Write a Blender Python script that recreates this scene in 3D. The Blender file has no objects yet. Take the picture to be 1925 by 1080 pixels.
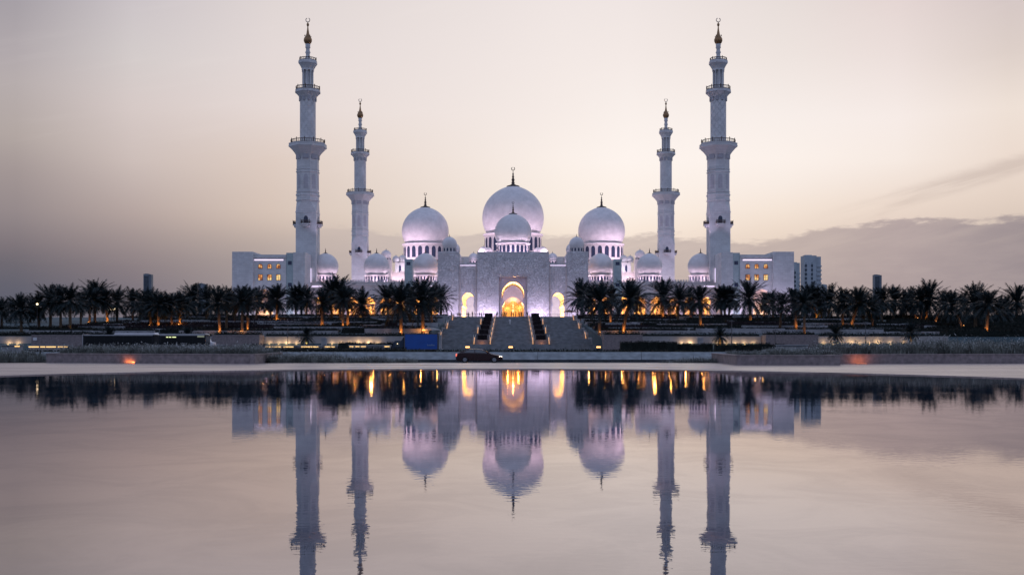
import bpy, math, random
from math import sin, cos, pi, radians, atan, sqrt, hypot
from mathutils import Vector, Matrix
from mathutils.geometry import tessellate_polygon

rnd = random.Random(7)
S = bpy.context.scene
COL = S.collection

# ------------------------------------------------------------------ camera
F, CX, HY, HC = 2000.0, 964.5, 635.0, 1.85       # focal length and centre in photograph pixels, eye height
cam = bpy.data.cameras.new("camera")
cam.sensor_width = 36.0
cam.lens = 36.0 * F / 1925.0
cam.shift_x = -(CX - 962.5) / 1925.0
cam.shift_y = (HY - 540.0) / 1925.0
cam.clip_start, cam.clip_end = 0.5, 12000.0
camo = bpy.data.objects.new("camera", cam)
camo.location = (0, 0, HC)
camo.rotation_euler = (radians(90), 0, 0)
COL.objects.link(camo)
S.camera = camo

# ------------------------------------------------------------------ colour management
S.view_settings.view_transform = 'Standard'
S.view_settings.look = 'None'
S.view_settings.exposure = 0.0
S.view_settings.gamma = 1.0
S.cycles.use_denoising = True
S.cycles.max_bounces = 6
S.cycles.diffuse_bounces = 3
S.cycles.glossy_bounces = 3
S.cycles.sample_clamp_indirect = 4.0
S.cycles.caustics_reflective = False
S.cycles.caustics_refractive = False
S.cycles.use_light_tree = True


def lin(c):
    out = []
    for v in c:
        v = v / 255.0
        out.append(v / 12.92 if v <= 0.04045 else ((v + 0.055) / 1.055) ** 2.4)
    return (out[0], out[1], out[2], 1.0)


# ------------------------------------------------------------------ world: dusk sky
W = bpy.data.worlds.new("World")
S.world = W
W.use_nodes = True
wt = W.node_tree
wt.nodes.clear()


def N(tree, typ, **kw):
    n = tree.nodes.new(typ)
    for k, v in kw.items():
        setattr(n, k, v)
    return n


def L(tree, a, b):
    tree.links.new(a, b)


def mth(tree, op, a, b=None, c=None, clamp=False):
    n = N(tree, 'ShaderNodeMath', operation=op, use_clamp=clamp)
    for i, v in enumerate((a, b, c)):
        if v is None:
            continue
        if isinstance(v, (int, float)):
            n.inputs[i].default_value = v
        else:
            L(tree, v, n.inputs[i])
    return n.outputs[0]


def smooth(tree, v, a, b, typ='SMOOTHSTEP'):
    n = N(tree, 'ShaderNodeMapRange', interpolation_type=typ)
    L(tree, v, n.inputs['Value'])
    n.inputs['From Min'].default_value = a
    n.inputs['From Max'].default_value = b
    return n.outputs['Result']


def mixc(tree, fac, a, b, blend='MIX'):
    n = N(tree, 'ShaderNodeMix', data_type='RGBA', blend_type=blend)
    n.clamp_factor = True
    if isinstance(fac, (int, float)):
        n.inputs[0].default_value = fac
    else:
        L(tree, fac, n.inputs[0])
    for i, v in ((6, a), (7, b)):
        if isinstance(v, tuple):
            n.inputs[i].default_value = v
        else:
            L(tree, v, n.inputs[i])
    return n.outputs[2]


def ramp(tree, fac, stops, interp='LINEAR'):
    n = N(tree, 'ShaderNodeValToRGB')
    n.color_ramp.interpolation = interp
    el = n.color_ramp.elements
    while len(el) > 1:
        el.remove(el[0])
    el[0].position, el[0].color = stops[0]
    for p, c in stops[1:]:
        e = el.new(p)
        e.color = c
    L(tree, fac, n.inputs[0])
    return n.outputs[0]


tc = N(wt, 'ShaderNodeTexCoord')
sp = N(wt, 'ShaderNodeSeparateXYZ')
L(wt, tc.outputs['Generated'], sp.inputs[0])
X_, Y_, Z_ = sp.outputs
az = mth(wt, 'ARCTAN2', X_, Y_)
hor = mth(wt, 'SQRT', mth(wt, 'ADD', mth(wt, 'MULTIPLY', X_, X_), mth(wt, 'MULTIPLY', Y_, Y_)))
tt = mth(wt, 'DIVIDE', Z_, mth(wt, 'MAXIMUM', hor, 0.001))        # tangent of the elevation
u = mth(wt, 'DIVIDE', tt, 2.0, clamp=True)                           # 0..1 <-> horizon..63 degrees


def pu(y, a=0.0):
    return max(0.0, (635.0 - y) / 2000.0 * cos(a) / 2.0)


OVER = lin((162, 174, 204))
ZEN = lin((142, 164, 204))
SKY = [
    (-0.80, [(545, (70, 76, 92)), (460, (98, 94, 104)), (400, (118, 110, 116)), (250, (150, 142, 142)), (0, (146, 143, 152))]),
    (-0.437, [(545, (94, 96, 110)), (500, (107, 104, 113)), (460, (126, 118, 123)), (400, (148, 138, 139)),
              (320, (163, 152, 150)), (250, (179, 169, 164)), (150, (183, 175, 174)), (100, (178, 171, 173)), (0, (166, 161, 166))]),
    (-0.343, [(545, (122, 116, 125)), (500, (137, 127, 131)), (450, (159, 146, 145)), (400, (180, 165, 160)),
              (300, (205, 192, 186)), (200, (215, 204, 200)), (100, (212, 206, 204)), (0, (204, 198, 200))]),
    (-0.223, [(545, (160, 150, 150)), (490, (172, 160, 156)), (450, (190, 175, 166)), (420, (206, 189, 177)), (400, (213, 196, 183)),
              (300, (222, 206, 195)), (200, (230, 219, 214)), (100, (228, 219, 216)), (0, (224, 216, 213))]),
    (0.0477, [(545, (215, 200, 190)), (480, (235, 220, 204)), (430, (246, 233, 217)), (400, (249, 239, 226)),
              (300, (251, 243, 235)), (200, (246, 238, 232)), (100, (243, 235, 230)), (0, (240, 232, 228))]),
    (0.107, [(545, (212, 197, 187)), (480, (236, 220, 205)), (430, (249, 236, 221)), (400, (252, 242, 230)), (300, (254, 247, 240)),
             (200, (249, 242, 236)), (100, (244, 236, 231)), (0, (240, 232, 228))]),
    (0.248, [(545, (200, 184, 175)), (480, (222, 205, 190)), (430, (236, 220, 204)), (400, (243, 229, 214)), (350, (248, 238, 228)),
             (300, (252, 244, 236)), (220, (248, 241, 235)), (100, (238, 230, 224)), (0, (232, 224, 219))]),
    (0.347, [(545, (195, 180, 170)), (430, (225, 208, 195)), (380, (236, 220, 206)), (300, (247, 237, 228)), (220, (247, 238, 232)),
             (100, (236, 225, 220)), (0, (229, 216, 212))]),
    (0.435, [(545, (190, 172, 162)), (430, (214, 198, 184)), (370, (227, 211, 197)), (300, (236, 221, 208)),
             (200, (239, 227, 216)), (100, (222, 210, 202)), (0, (214, 202, 198))]),
]
sky_col = None
for i, (a, st) in enumerate(SKY):
    stops = [(pu(y, a), lin(c)) for y, c in st]
    top = stops[-1][1]
    stops.append((0.30, tuple(top[k] * 0.55 + OVER[k] * 0.45 for k in range(4))))
    stops.append((0.55, OVER))
    stops.append((1.0, ZEN))
    rc = ramp(wt, u, stops)
    if sky_col is None:
        sky_col = rc
    else:
        sky_col = mixc(wt, smooth(wt, az, SKY[i - 1][0], a, 'LINEAR'), sky_col, rc)

# cloud bank low in the west and the thin streaks above it
cv = N(wt, 'ShaderNodeCombineXYZ')
L(wt, mth(wt, 'MULTIPLY', az, 9.0), cv.inputs[0])
L(wt, mth(wt, 'MULTIPLY', tt, 34.0), cv.inputs[1])
nz = N(wt, 'ShaderNodeTexNoise')
nz.inputs['Scale'].default_value = 2.2
nz.inputs['Detail'].default_value = 7.0
nz.inputs['Roughness'].default_value = 0.6
L(wt, cv.outputs[0], nz.inputs['Vector'])
cv2 = N(wt, 'ShaderNodeCombineXYZ')
L(wt, mth(wt, 'MULTIPLY', az, 5.0), cv2.inputs[0])
L(wt, mth(wt, 'MULTIPLY', mth(wt, 'SUBTRACT', tt, mth(wt, 'MULTIPLY', az, 0.24)), 60.0), cv2.inputs[1])
nz2 = N(wt, 'ShaderNodeTexNoise')
nz2.inputs['Scale'].default_value = 1.6
nz2.inputs['Detail'].default_value = 6.0
nz2.inputs['Roughness'].default_value = 0.55
L(wt, cv2.outputs[0], nz2.inputs['Vector'])
n0 = mth(wt, 'SUBTRACT', nz.outputs[0], 0.5)
# upper edge of the bank as a function of azimuth (value*0.2 = tangent of elevation)
edge = ramp(wt, smooth(wt, az, -0.5, 0.5, 'LINEAR'), [
    (0.0, (0.30,) * 3 + (1,)), (0.27, (0.42,) * 3 + (1,)), (0.32, (0.52,) * 3 + (1,)), (0.39, (0.485,) * 3 + (1,)),
    (0.55, (0.485,) * 3 + (1,)), (0.66, (0.47,) * 3 + (1,)), (0.74, (0.455,) * 3 + (1,)), (0.80, (0.50,) * 3 + (1,)),
    (0.85, (0.525,) * 3 + (1,)), (0.93, (0.515,) * 3 + (1,)), (1.0, (0.50,) * 3 + (1,))])
edv = mth(wt, 'ADD', mth(wt, 'MULTIPLY', edge, 0.2), mth(wt, 'MULTIPLY', n0, 0.036))
dif = mth(wt, 'SUBTRACT', edv, tt)
bankf = smooth(wt, dif, -0.002, 0.0045)
bank_soft = smooth(wt, az, -0.26, -0.10)
bankf = mth(wt, 'MULTIPLY', bankf, mth(wt, 'ADD', mth(wt, 'MULTIPLY', bank_soft, 0.95), 0.04))
front = smooth(wt, mth(wt, 'ABSOLUTE', az), 1.0, 0.6)
bankf = mth(wt, 'MULTIPLY', bankf, front)
bankf = mth(wt, 'MULTIPLY', bankf, mth(wt, 'SUBTRACT', 1.0, mth(wt, 'MULTIPLY', mth(wt, 'MULTIPLY', smooth(wt, nz2.outputs[0], 0.42, 0.66), smooth(wt, dif, 0.040, 0.004)), 0.14)))
bank_col = ramp(wt, smooth(wt, az, -0.5, 0.5, 'LINEAR'), [
    (0.0, lin((110, 105, 112))), (0.3, lin((192, 178, 172))), (0.45, lin((205, 192, 184))), (0.6, lin((203, 190, 182))),
    (0.75, lin((190, 176, 170))), (0.85, lin((177, 163, 162))), (0.94, lin((158, 147, 149))), (1.0, lin((136, 129, 134)))])
bank_col = mixc(wt, mth(wt, 'MULTIPLY', smooth(wt, tt, 0.10, 0.04), 0.30), bank_col, lin((150, 140, 146)))
bank_col = mixc(wt, mth(wt, 'MULTIPLY', smooth(wt, nz.outputs[0], 0.35, 0.7), 0.10), bank_col, lin((225, 208, 196)))
sky_col = mixc(wt, bankf, sky_col, bank_col)
# thin streak climbing to the right above the bank
wl = mth(wt, 'ADD', mth(wt, 'MULTIPLY', mth(wt, 'SUBTRACT', az, 0.29), 0.27), 0.106)
wd = mth(wt, 'ABSOLUTE', mth(wt, 'ADD', mth(wt, 'SUBTRACT', tt, wl), mth(wt, 'MULTIPLY', n0, 0.012)))
wf = mth(wt, 'MULTIPLY', smooth(wt, wd, 0.013, 0.002), smooth(wt, az, 0.26, 0.36))
wf = mth(wt, 'MULTIPLY', wf, smooth(wt, nz2.outputs[0], 0.30, 0.62))
wf = mth(wt, 'MULTIPLY', wf, front)
sky_col = mixc(wt, mth(wt, 'MULTIPLY', wf, 0.55), sky_col, lin((196, 180, 170)))
# faint high veil
vf = mth(wt, 'MULTIPLY', smooth(wt, nz2.outputs[0], 0.52, 0.8), smooth(wt, tt, 0.13, 0.18))
sky_col = mixc(wt, mth(wt, 'MULTIPLY', vf, 0.04), sky_col, lin((255, 246, 240)))
# the eastern half of the sky, behind the viewer
back_col = ramp(wt, u, [(0.0, lin((114, 130, 157))), (0.06, lin((147, 159, 192))), (0.16, lin((176, 186, 217))),
                        (0.4, lin((168, 185, 225))), (1.0, ZEN)])
sky_col = mixc(wt, smooth(wt, mth(wt, 'ABSOLUTE', az), 0.55, 1.5), sky_col, back_col)
sky_col = mixc(wt, 1.0, sky_col, (1.012, 0.992, 1.005, 1.0), 'MULTIPLY')
bg = N(wt, 'ShaderNodeBackground')
L(wt, sky_col, bg.inputs[0])
bg.inputs[1].default_value = 1.0
ns = N(wt, 'ShaderNodeTexSky', sky_type='NISHITA')
ns.sun_disc = False
ns.sun_elevation = radians(2.0)
ns.sun_rotation = radians(8.0)
bg2 = N(wt, 'ShaderNodeBackground')
L(wt, ns.outputs[0], bg2.inputs[0])
bg2.inputs[1].default_value = 0.05
mxs = N(wt, 'ShaderNodeMixShader')
mxs.inputs[0].default_value = 0.02
L(wt, bg.outputs[0], mxs.inputs[1])
L(wt, bg2.outputs[0], mxs.inputs[2])
wo = N(wt, 'ShaderNodeOutputWorld')
L(wt, mxs.outputs[0], wo.inputs[0])

# last glow of the sun, already at the horizon behind the domes
sun = bpy.data.lights.new("sun", 'SUN')
sun.energy = 0.02
sun.angle = radians(120)
sun.color = (1.0, 0.86, 0.7)
suno = bpy.data.objects.new("sun", sun)
suno.rotation_euler = (radians(90 - 2), 0, radians(180 - 8))
COL.objects.link(suno)

# ------------------------------------------------------------------ materials


def newmat(name):
    m = bpy.data.materials.new(name)
    m.use_nodes = True
    t = m.node_tree
    b = t.nodes['Principled BSDF']
    return m, t, b


def pmat(name, col, rough=0.6, metal=0.0, var=0.12, scale=1.5, bump=0.0, bscale=8.0, spec=0.5, emit=None, es=0.0, stretch=None):
    m, t, b = newmat(name)
    b.inputs['Roughness'].default_value = rough
    b.inputs['Metallic'].default_value = metal
    b.inputs['Specular IOR Level'].default_value = spec
    c = (col[0], col[1], col[2], 1)
    co = N(t, 'ShaderNodeTexCoord')
    vec = co.outputs['Object']
    if stretch:
        mp = N(t, 'ShaderNodeMapping')
        mp.inputs['Scale'].default_value = stretch
        L(t, vec, mp.inputs[0])
        vec = mp.outputs[0]
    if var > 0:
        n = N(t, 'ShaderNodeTexNoise')
        n.inputs['Scale'].default_value = scale
        n.inputs['Detail'].default_value = 5
        L(t, vec, n.inputs['Vector'])
        lo = tuple(v * (1 - var) for v in c[:3]) + (1,)
        hi = tuple(min(1, v * (1 + var)) for v in c[:3]) + (1,)
        L(t, ramp(t, n.outputs[0], [(0.3, lo), (0.7, hi)]), b.inputs['Base Color'])
    else:
        b.inputs['Base Color'].default_value = c
    if bump > 0:
        n2 = N(t, 'ShaderNodeTexNoise')
        n2.inputs['Scale'].default_value = bscale
        n2.inputs['Detail'].default_value = 4
        L(t, vec, n2.inputs['Vector'])
        bp = N(t, 'ShaderNodeBump')
        bp.inputs['Strength'].default_value = 1.0
        bp.inputs['Distance'].default_value = bump
        L(t, n2.outputs[0], bp.inputs['Height'])
        L(t, bp.outputs[0], b.inputs['Normal'])
    if emit:
        b.inputs['Emission Color'].default_value = tuple(emit) + (1,)
        b.inputs['Emission Strength'].default_value = es
    return m


def marble(name, relief=0.0, rscale=1.2, lattice=False, col=(0.74, 0.73, 0.73), joints=0.8):
    m, t, b = newmat(name)
    co = N(t, 'ShaderNodeTexCoord')
    n = N(t, 'ShaderNodeTexNoise')
    n.inputs['Scale'].default_value = 0.35
    n.inputs['Detail'].default_value = 8
    n.inputs['Roughness'].default_value = 0.65
    L(t, co.outputs['Object'], n.inputs['Vector'])
    base = ramp(t, n.outputs[0], [(0.25, tuple(c * 0.76 for c in col) + (1,)), (0.75, tuple(min(0.9, c * 1.07) for c in col) + (1,))])
    # courses of slabs: thin darker joints
    sx = N(t, 'ShaderNodeSeparateXYZ')
    L(t, co.outputs['Object'], sx.inputs[0])
    hx = mth(t, 'ADD', sx.outputs[0], sx.outputs[1])
    cb = N(t, 'ShaderNodeCombineXYZ')
    L(t, hx, cb.inputs[0])
    L(t, sx.outputs[2], cb.inputs[1])
    br = N(t, 'ShaderNodeTexBrick')
    br.inputs['Scale'].default_value = 1.0
    br.inputs['Brick Width'].default_value = 1.6
    br.inputs['Row Height'].default_value = 0.8
    br.inputs['Mortar Size'].default_value = 0.03
    br.inputs['Color1'].default_value = (1, 1, 1, 1)
    br.inputs['Color2'].default_value = (0.86, 0.86, 0.87, 1)
    br.inputs['Mortar'].default_value = (0.72, 0.72, 0.73, 1)
    L(t, cb.outputs[0], br.inputs['Vector'])
    L(t, mixc(t, joints, base, br.outputs[0], 'MULTIPLY'), b.inputs['Base Color'])
    b.inputs['Roughness'].default_value = 0.55
    h = br.outputs[1]
    hh = mth(t, 'MULTIPLY', h, -0.01 * joints)
    if relief > 0:
        v = N(t, 'ShaderNodeTexNoise')
        v.inputs['Scale'].default_value = rscale
        v.inputs['Detail'].default_value = 2.5
        v.inputs['Distortion'].default_value = 2.2
        L(t, co.outputs['Object'], v.inputs['Vector'])
        rr = smooth(t, mth(t, 'ABSOLUTE', mth(t, 'SUBTRACT', v.outputs[0], 0.5)), 0.015, 0.06)
        hh = mth(t, 'ADD', hh, mth(t, 'MULTIPLY', rr, relief))
    if lattice:
        an = mth(t, 'MULTIPLY', mth(t, 'ARCTAN2', sx.outputs[0], sx.outputs[1]), 8 / (2 * pi) * 1.0)
        zz = mth(t, 'DIVIDE', sx.outputs[2], 2.6)
        d1 = mth(t, 'ABSOLUTE', mth(t, 'SUBTRACT', mth(t, 'FRACT', mth(t, 'ADD', an, zz)), 0.5))
        d2 = mth(t, 'ABSOLUTE', mth(t, 'SUBTRACT', mth(t, 'FRACT', mth(t, 'SUBTRACT', an, zz)), 0.5))
        dd = smooth(t, mth(t, 'MINIMUM', d1, d2), 0.06, 0.0)
        hh = mth(t, 'ADD', hh, mth(t, 'MULTIPLY', dd, 0.13))
    bp = N(t, 'ShaderNodeBump')
    bp.inputs['Strength'].default_value = 1.0
    bp.inputs['Distance'].default_value = 1.0
    L(t, hh, bp.inputs['Height'])
    L(t, bp.outputs[0], b.inputs['Normal'])
    return m


M = {}
M['marble'] = marble('white_marble', col=(0.66, 0.66, 0.66))
M['carved'] = marble('carved_marble', relief=0.2, rscale=0.9, col=(0.80, 0.79, 0.80))
M['dome'] = marble('dome_marble', relief=0.01, rscale=0.5, col=(0.80, 0.75, 0.74), joints=0.25)
M['lattice'] = marble('lattice_marble', lattice=True)
M['wash'] = marble('smooth_marble', col=(0.70, 0.64, 0.62))
M['green'] = pmat('greenish_shade_marble', (0.36, 0.44, 0.45), 0.25, 0, 0.1, 1.0)  # greenish shade on the marble, painted into the base colour
M['gold'] = pmat('gilded_metal', (0.27, 0.155, 0.075), 0.42, 0.7, 0.2, 2.0)
M['bronze'] = pmat('dark_bronze', (0.085, 0.060, 0.048), 0.5, 0.5, 0.2, 3.0)
M['crescent'] = pmat('pale_gold', (0.75, 0.6, 0.45), 0.3, 0.6, 0.05)
M['wdark'] = pmat('dark_glass', (0.035, 0.045, 0.085), 0.15, 0, 0.25, 2.0)
M['granite'] = pmat('grey_granite', (0.20, 0.21, 0.22), 0.6, 0, 0.3, 0.9, 0.01, 6)
M['terrace'] = pmat('terrace_stone', (0.29, 0.295, 0.31), 0.75, 0, 0.25, 0.6, 0.02, 3)
M['pinkstone'] = pmat('pink_granite', (0.20, 0.165, 0.165), 0.6, 0, 0.3, 3.5, 0.01, 20)
M['concrete'] = pmat('pale_concrete', (0.38, 0.42, 0.435), 0.8, 0, 0.25, 1.2, 0.01, 10, stretch=(1, 1, 2))
M['kerbdark'] = pmat('dark_rail', (0.03, 0.035, 0.045), 0.5, 0, 0.3, 2)
M['asphalt'] = pmat('asphalt', (0.05, 0.05, 0.054), 0.85, 0, 0.3, 2.0, 0.01, 40)
M['soil'] = pmat('dark_soil', (0.03, 0.028, 0.024), 0.9, 0, 0.4, 2)
M['lawn'] = pmat('dusk_lawn', (0.045, 0.075, 0.085), 0.9, 0, 0.35, 0.12, 0.05, 2)
M['platform'] = pmat('platform_paving', (0.30, 0.29, 0.29), 0.6, 0, 0.15, 0.5)
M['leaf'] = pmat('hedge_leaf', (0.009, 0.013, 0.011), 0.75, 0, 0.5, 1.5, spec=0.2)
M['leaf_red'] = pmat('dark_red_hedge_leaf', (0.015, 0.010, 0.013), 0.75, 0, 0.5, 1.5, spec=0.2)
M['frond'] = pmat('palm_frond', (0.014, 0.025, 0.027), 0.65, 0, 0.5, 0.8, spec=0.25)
M['trunk'] = pmat('palm_trunk', (0.13, 0.095, 0.065), 0.9, 0, 0.45, 3.0, 0.08, 5, spec=0.1, stretch=(1, 1, 2.2))
M['grass'] = pmat('feather_grass', (0.19, 0.20, 0.18), 0.85, 0, 0.5, 1.2, spec=0.15)
M['plume'] = pmat('grass_plume', (0.40, 0.40, 0.385), 0.9, 0, 0.3, 1.2, spec=0.1)
M['metal'] = pmat('grey_metal', (0.10, 0.10, 0.11), 0.4, 0.6, 0.1)
M['steel'] = pmat('steel', (0.45, 0.45, 0.46), 0.35, 0.9, 0.1)
M['tyre'] = pmat('tyre_rubber', (0.018, 0.018, 0.02), 0.8, 0, 0.1)
M['rim'] = pmat('wheel_rim', (0.35, 0.36, 0.38), 0.35, 0.8, 0.1)
M['carpaint'] = pmat('maroon_paint', (0.026, 0.008, 0.010), 0.22, 0.0, 0.1, 1, spec=0.4)
M['carpaint'].node_tree.nodes['Principled BSDF'].inputs['Coat Weight'].default_value = 0.25
M['carpaint'].node_tree.nodes['Principled BSDF'].inputs['Coat Roughness'].default_value = 0.08
M['glass'] = pmat('car_glass', (0.07, 0.085, 0.095), 0.06, 0, 0.05, spec=0.9)
M['trim'] = pmat('black_trim', (0.015, 0.015, 0.017), 0.5, 0, 0.1)
M['busglass'] = pmat('bus_window_glass', (0.006, 0.007, 0.009), 0.12, 0, 0, spec=0.25)
M['busdark'] = pmat('bus_dark_glass', (0.010, 0.012, 0.015), 0.2, 0, 0.2, 1, spec=0.25)
M['buswhite'] = pmat('bus_white_paint', (0.40, 0.41, 0.43), 0.4, 0, 0.1)
M['truckblue'] = pmat('blue_tarpaulin', (0.006, 0.072, 0.33), 0.55, 0, 0.12, 0.8)
M['cabblue'] = pmat('dark_blue_paint', (0.008, 0.022, 0.05), 0.3, 0, 0.1)
M['white'] = pmat('white_paint', (0.62, 0.62, 0.64), 0.5, 0, 0.06)
M['parasol'] = pmat('parasol_cloth', (0.42, 0.43, 0.44), 0.8, 0, 0.1)
M['skin'] = pmat('skin', (0.28, 0.17, 0.12), 0.6, 0, 0.05)
M['cloth_dark'] = pmat('dark_cloth', (0.02, 0.022, 0.03), 0.85, 0, 0.2)
M['cloth_blue'] = pmat('blue_cloth', (0.03, 0.04, 0.07), 0.85, 0, 0.2)
M['cloth_white'] = pmat('white_cloth', (0.6, 0.6, 0.6), 0.85, 0, 0.1)
M['hair'] = pmat('dark_hair', (0.012, 0.01, 0.009), 0.7, 0, 0.1)
M['tower'] = pmat('tower_facade', (0.16, 0.19, 0.225), 0.5, 0, 0.2, 0.1)
M['towerlight'] = pmat('tower_pale_facade', (0.37, 0.42, 0.46), 0.6, 0, 0.15, 0.1)
M['towerglass'] = pmat('tower_glass', (0.04, 0.055, 0.075), 0.25, 0, 0.3, 0.3)
for k, c, e in (('warm', (1.0, 0.62, 0.26), 6.0), ('amber', (1.0, 0.45, 0.12), 5.0), ('violet', (0.86, 0.72, 1.0), 1.3),
                ('head', (1.0, 0.82, 0.62), 4.0), ('tail', (1.0, 0.16, 0.10), 1.6), ('globe', (1.0, 0.78, 0.48), 3.0),
                ('busled', (0.85, 0.95, 0.45), 1.4), ('strip', (1.0, 0.62, 0.24), 1.5), ('hot', (1.0, 0.26, 0.07), 1.2)):
    M[k] = pmat('lit_' + k, (0.1, 0.1, 0.1), 0.5, 0, 0, emit=c, es=e)


def lit_window():
    m, t, b = newmat('lit_window')
    co = N(t, 'ShaderNodeTexCoord')
    n = N(t, 'ShaderNodeTexNoise')
    n.inputs['Scale'].default_value = 0.8
    n.inputs['Detail'].default_value = 1.5
    L(t, co.outputs['Object'], n.inputs['Vector'])
    c = ramp(t, n.outputs[0], [(0.34, (0.16, 0.05, 0.02, 1)), (0.48, (0.75, 0.26, 0.06, 1)), (0.62, (1.0, 0.72, 0.30, 1))])
    b.inputs['Base Color'].default_value = (0.05, 0.04, 0.03, 1)
    L(t, c, b.inputs['Emission Color'])
    b.inputs['Emission Strength'].default_value = 1.0
    return m


def door_glass():
    m, t, b = newmat('gilded_lattice_door')
    co = N(t, 'ShaderNodeTexCoord')
    v = N(t, 'ShaderNodeTexVoronoi', feature='DISTANCE_TO_EDGE')
    v.inputs['Scale'].default_value = 1.5
    L(t, co.outputs['Object'], v.inputs['Vector'])
    w = N(t, 'ShaderNodeTexNoise')
    w.inputs['Scale'].default_value = 1.3
    w.inputs['Detail'].default_value = 3
    w.inputs['Distortion'].default_value = 2.0
    L(t, co.outputs['Object'], w.inputs['Vector'])
    a = smooth(t, v.outputs['Distance'], 0.02, 0.10)
    c = mixc(t, a, (0.36, 0.08, 0.015, 1), ramp(t, w.outputs[0], [(0.35, (0.85, 0.22, 0.03, 1)), (0.65, (1.0, 0.50, 0.12, 1))]))
    b.inputs['Base Color'].default_value = (0.1, 0.05, 0.02, 1)
    L(t, c, b.inputs['Emission Color'])
    b.inputs['Emission Strength'].default_value = 1.5
    return m


M['litwin'] = lit_window()
M['tiers'] = pmat('lit_glass_tiers', (0.1, 0.1, 0.1), 0.4, 0, 0, emit=(1.0, 0.72, 0.30), es=1.6)
M['door'] = door_glass()


def pavement_mat():
    m, t, b = newmat('plaza_paving')
    co = N(t, 'ShaderNodeTexCoord')
    mp = N(t, 'ShaderNodeMapping')
    mp.inputs['Scale'].default_value = (0.10, 0.55, 1)
    L(t, co.outputs['Object'], mp.inputs[0])
    n = N(t, 'ShaderNodeTexNoise')
    n.inputs['Scale'].default_value = 0.8
    n.inputs['Detail'].default_value = 6
    L(t, mp.outputs[0], n.inputs['Vector'])
    br = N(t, 'ShaderNodeTexBrick')
    br.inputs['Scale'].default_value = 1.0
    br.inputs['Brick Width'].default_value = 0.9
    br.inputs['Row Height'].default_value = 0.6
    br.inputs['Mortar Size'].default_value = 0.012
    br.inputs['Color1'].default_value = (1, 1, 1, 1)
    br.inputs['Color2'].default_value = (0.88, 0.87, 0.87, 1)
    br.inputs['Mortar'].default_value = (0.6, 0.6, 0.6, 1)
    L(t, co.outputs['Object'], br.inputs['Vector'])
    c = ramp(t, n.outputs[0], [(0.32, (0.27, 0.215, 0.195, 1)), (0.68, (0.60, 0.485, 0.43, 1))])
    L(t, mixc(t, 1.0, c, br.outputs[0], 'MULTIPLY'), b.inputs['Base Color'])
    L(t, ramp(t, n.outputs[0], [(0.3, (0.36,) * 3 + (1,)), (0.7, (0.24,) * 3 + (1,))]), b.inputs['Roughness'])
    return m


def water_mat():
    m = bpy.data.materials.new('pool_water')
    m.use_nodes = True
    t = m.node_tree
    t.nodes.clear()
    co = N(t, 'ShaderNodeTexCoord')
    mp = N(t, 'ShaderNodeMapping')
    mp.inputs['Scale'].default_value = (0.9, 1.25, 1)
    L(t, co.outputs['Object'], mp.inputs[0])
    n = N(t, 'ShaderNodeTexNoise')
    n.inputs['Scale'].default_value = 6.5
    n.inputs['Detail'].default_value = 2.0
    n.inputs['Roughness'].default_value = 0.45
    n.inputs['Distortion'].default_value = 0.3
    L(t, mp.outputs[0], n.inputs['Vector'])
    n2 = N(t, 'ShaderNodeTexNoise')
    n2.inputs['Scale'].default_value = 0.35
    n2.inputs['Detail'].default_value = 2.0
    L(t, co.outputs['Object'], n2.inputs['Vector'])
    h = mth(t, 'ADD', mth(t, 'MULTIPLY', n.outputs[0], mth(t, 'ADD', mth(t, 'MULTIPLY', smooth(t, n2.outputs[0], 0.35, 0.7), 0.6), 0.4)),
            mth(t, 'MULTIPLY', n2.outputs[0], 0.8))
    bp = N(t, 'ShaderNodeBump')
    bp.inputs['Strength'].default_value = 1.0
    bp.inputs['Distance'].default_value = 0.00092
    L(t, h, bp.inputs['Height'])
    gl = N(t, 'ShaderNodeBsdfGlossy')
    gl.inputs['Color'].default_value = (0.96, 0.895, 0.885, 1)
    gl.inputs['Roughness'].default_value = 0.015
    L(t, bp.outputs[0], gl.inputs['Normal'])
    df = N(t, 'ShaderNodeBsdfDiffuse')
    df.inputs['Color'].default_value = (0.030, 0.050, 0.078, 1)
    fr = N(t, 'ShaderNodeFresnel')
    fr.inputs['IOR'].default_value = 1.36
    L(t, bp.outputs[0], fr.inputs['Normal'])
    fac = mth(t, 'ADD', mth(t, 'MULTIPLY', fr.outputs[0], 0.80), 0.25)
    n3 = N(t, 'ShaderNodeTexNoise')
    n3.inputs['Scale'].default_value = 0.55
    n3.inputs['Detail'].default_value = 7.0
    n3.inputs['Roughness'].default_value = 0.62
    n3.inputs['Distortion'].default_value = 0.8
    L(t, co.outputs['Object'], n3.inputs['Vector'])
    fac = mth(t, 'MULTIPLY', fac, mth(t, 'SUBTRACT', 1.03, mth(t, 'MULTIPLY', smooth(t, n3.outputs[0], 0.36, 0.66), 0.10)))
    mx = N(t, 'ShaderNodeMixShader')
    L(t, fac, mx.inputs[0])
    L(t, df.outputs[0], mx.inputs[1])
    L(t, gl.outputs[0], mx.inputs[2])
    o = N(t, 'ShaderNodeOutputMaterial')
    L(t, mx.outputs[0], o.inputs[0])
    return m


M['paving'] = pavement_mat()
M['water'] = water_mat()

# ------------------------------------------------------------------ mesh helpers


def wloc(o):
    v = Vector((0, 0, 0))
    while o is not None:
        v = v + o.location
        o = o.parent
    return v


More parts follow.
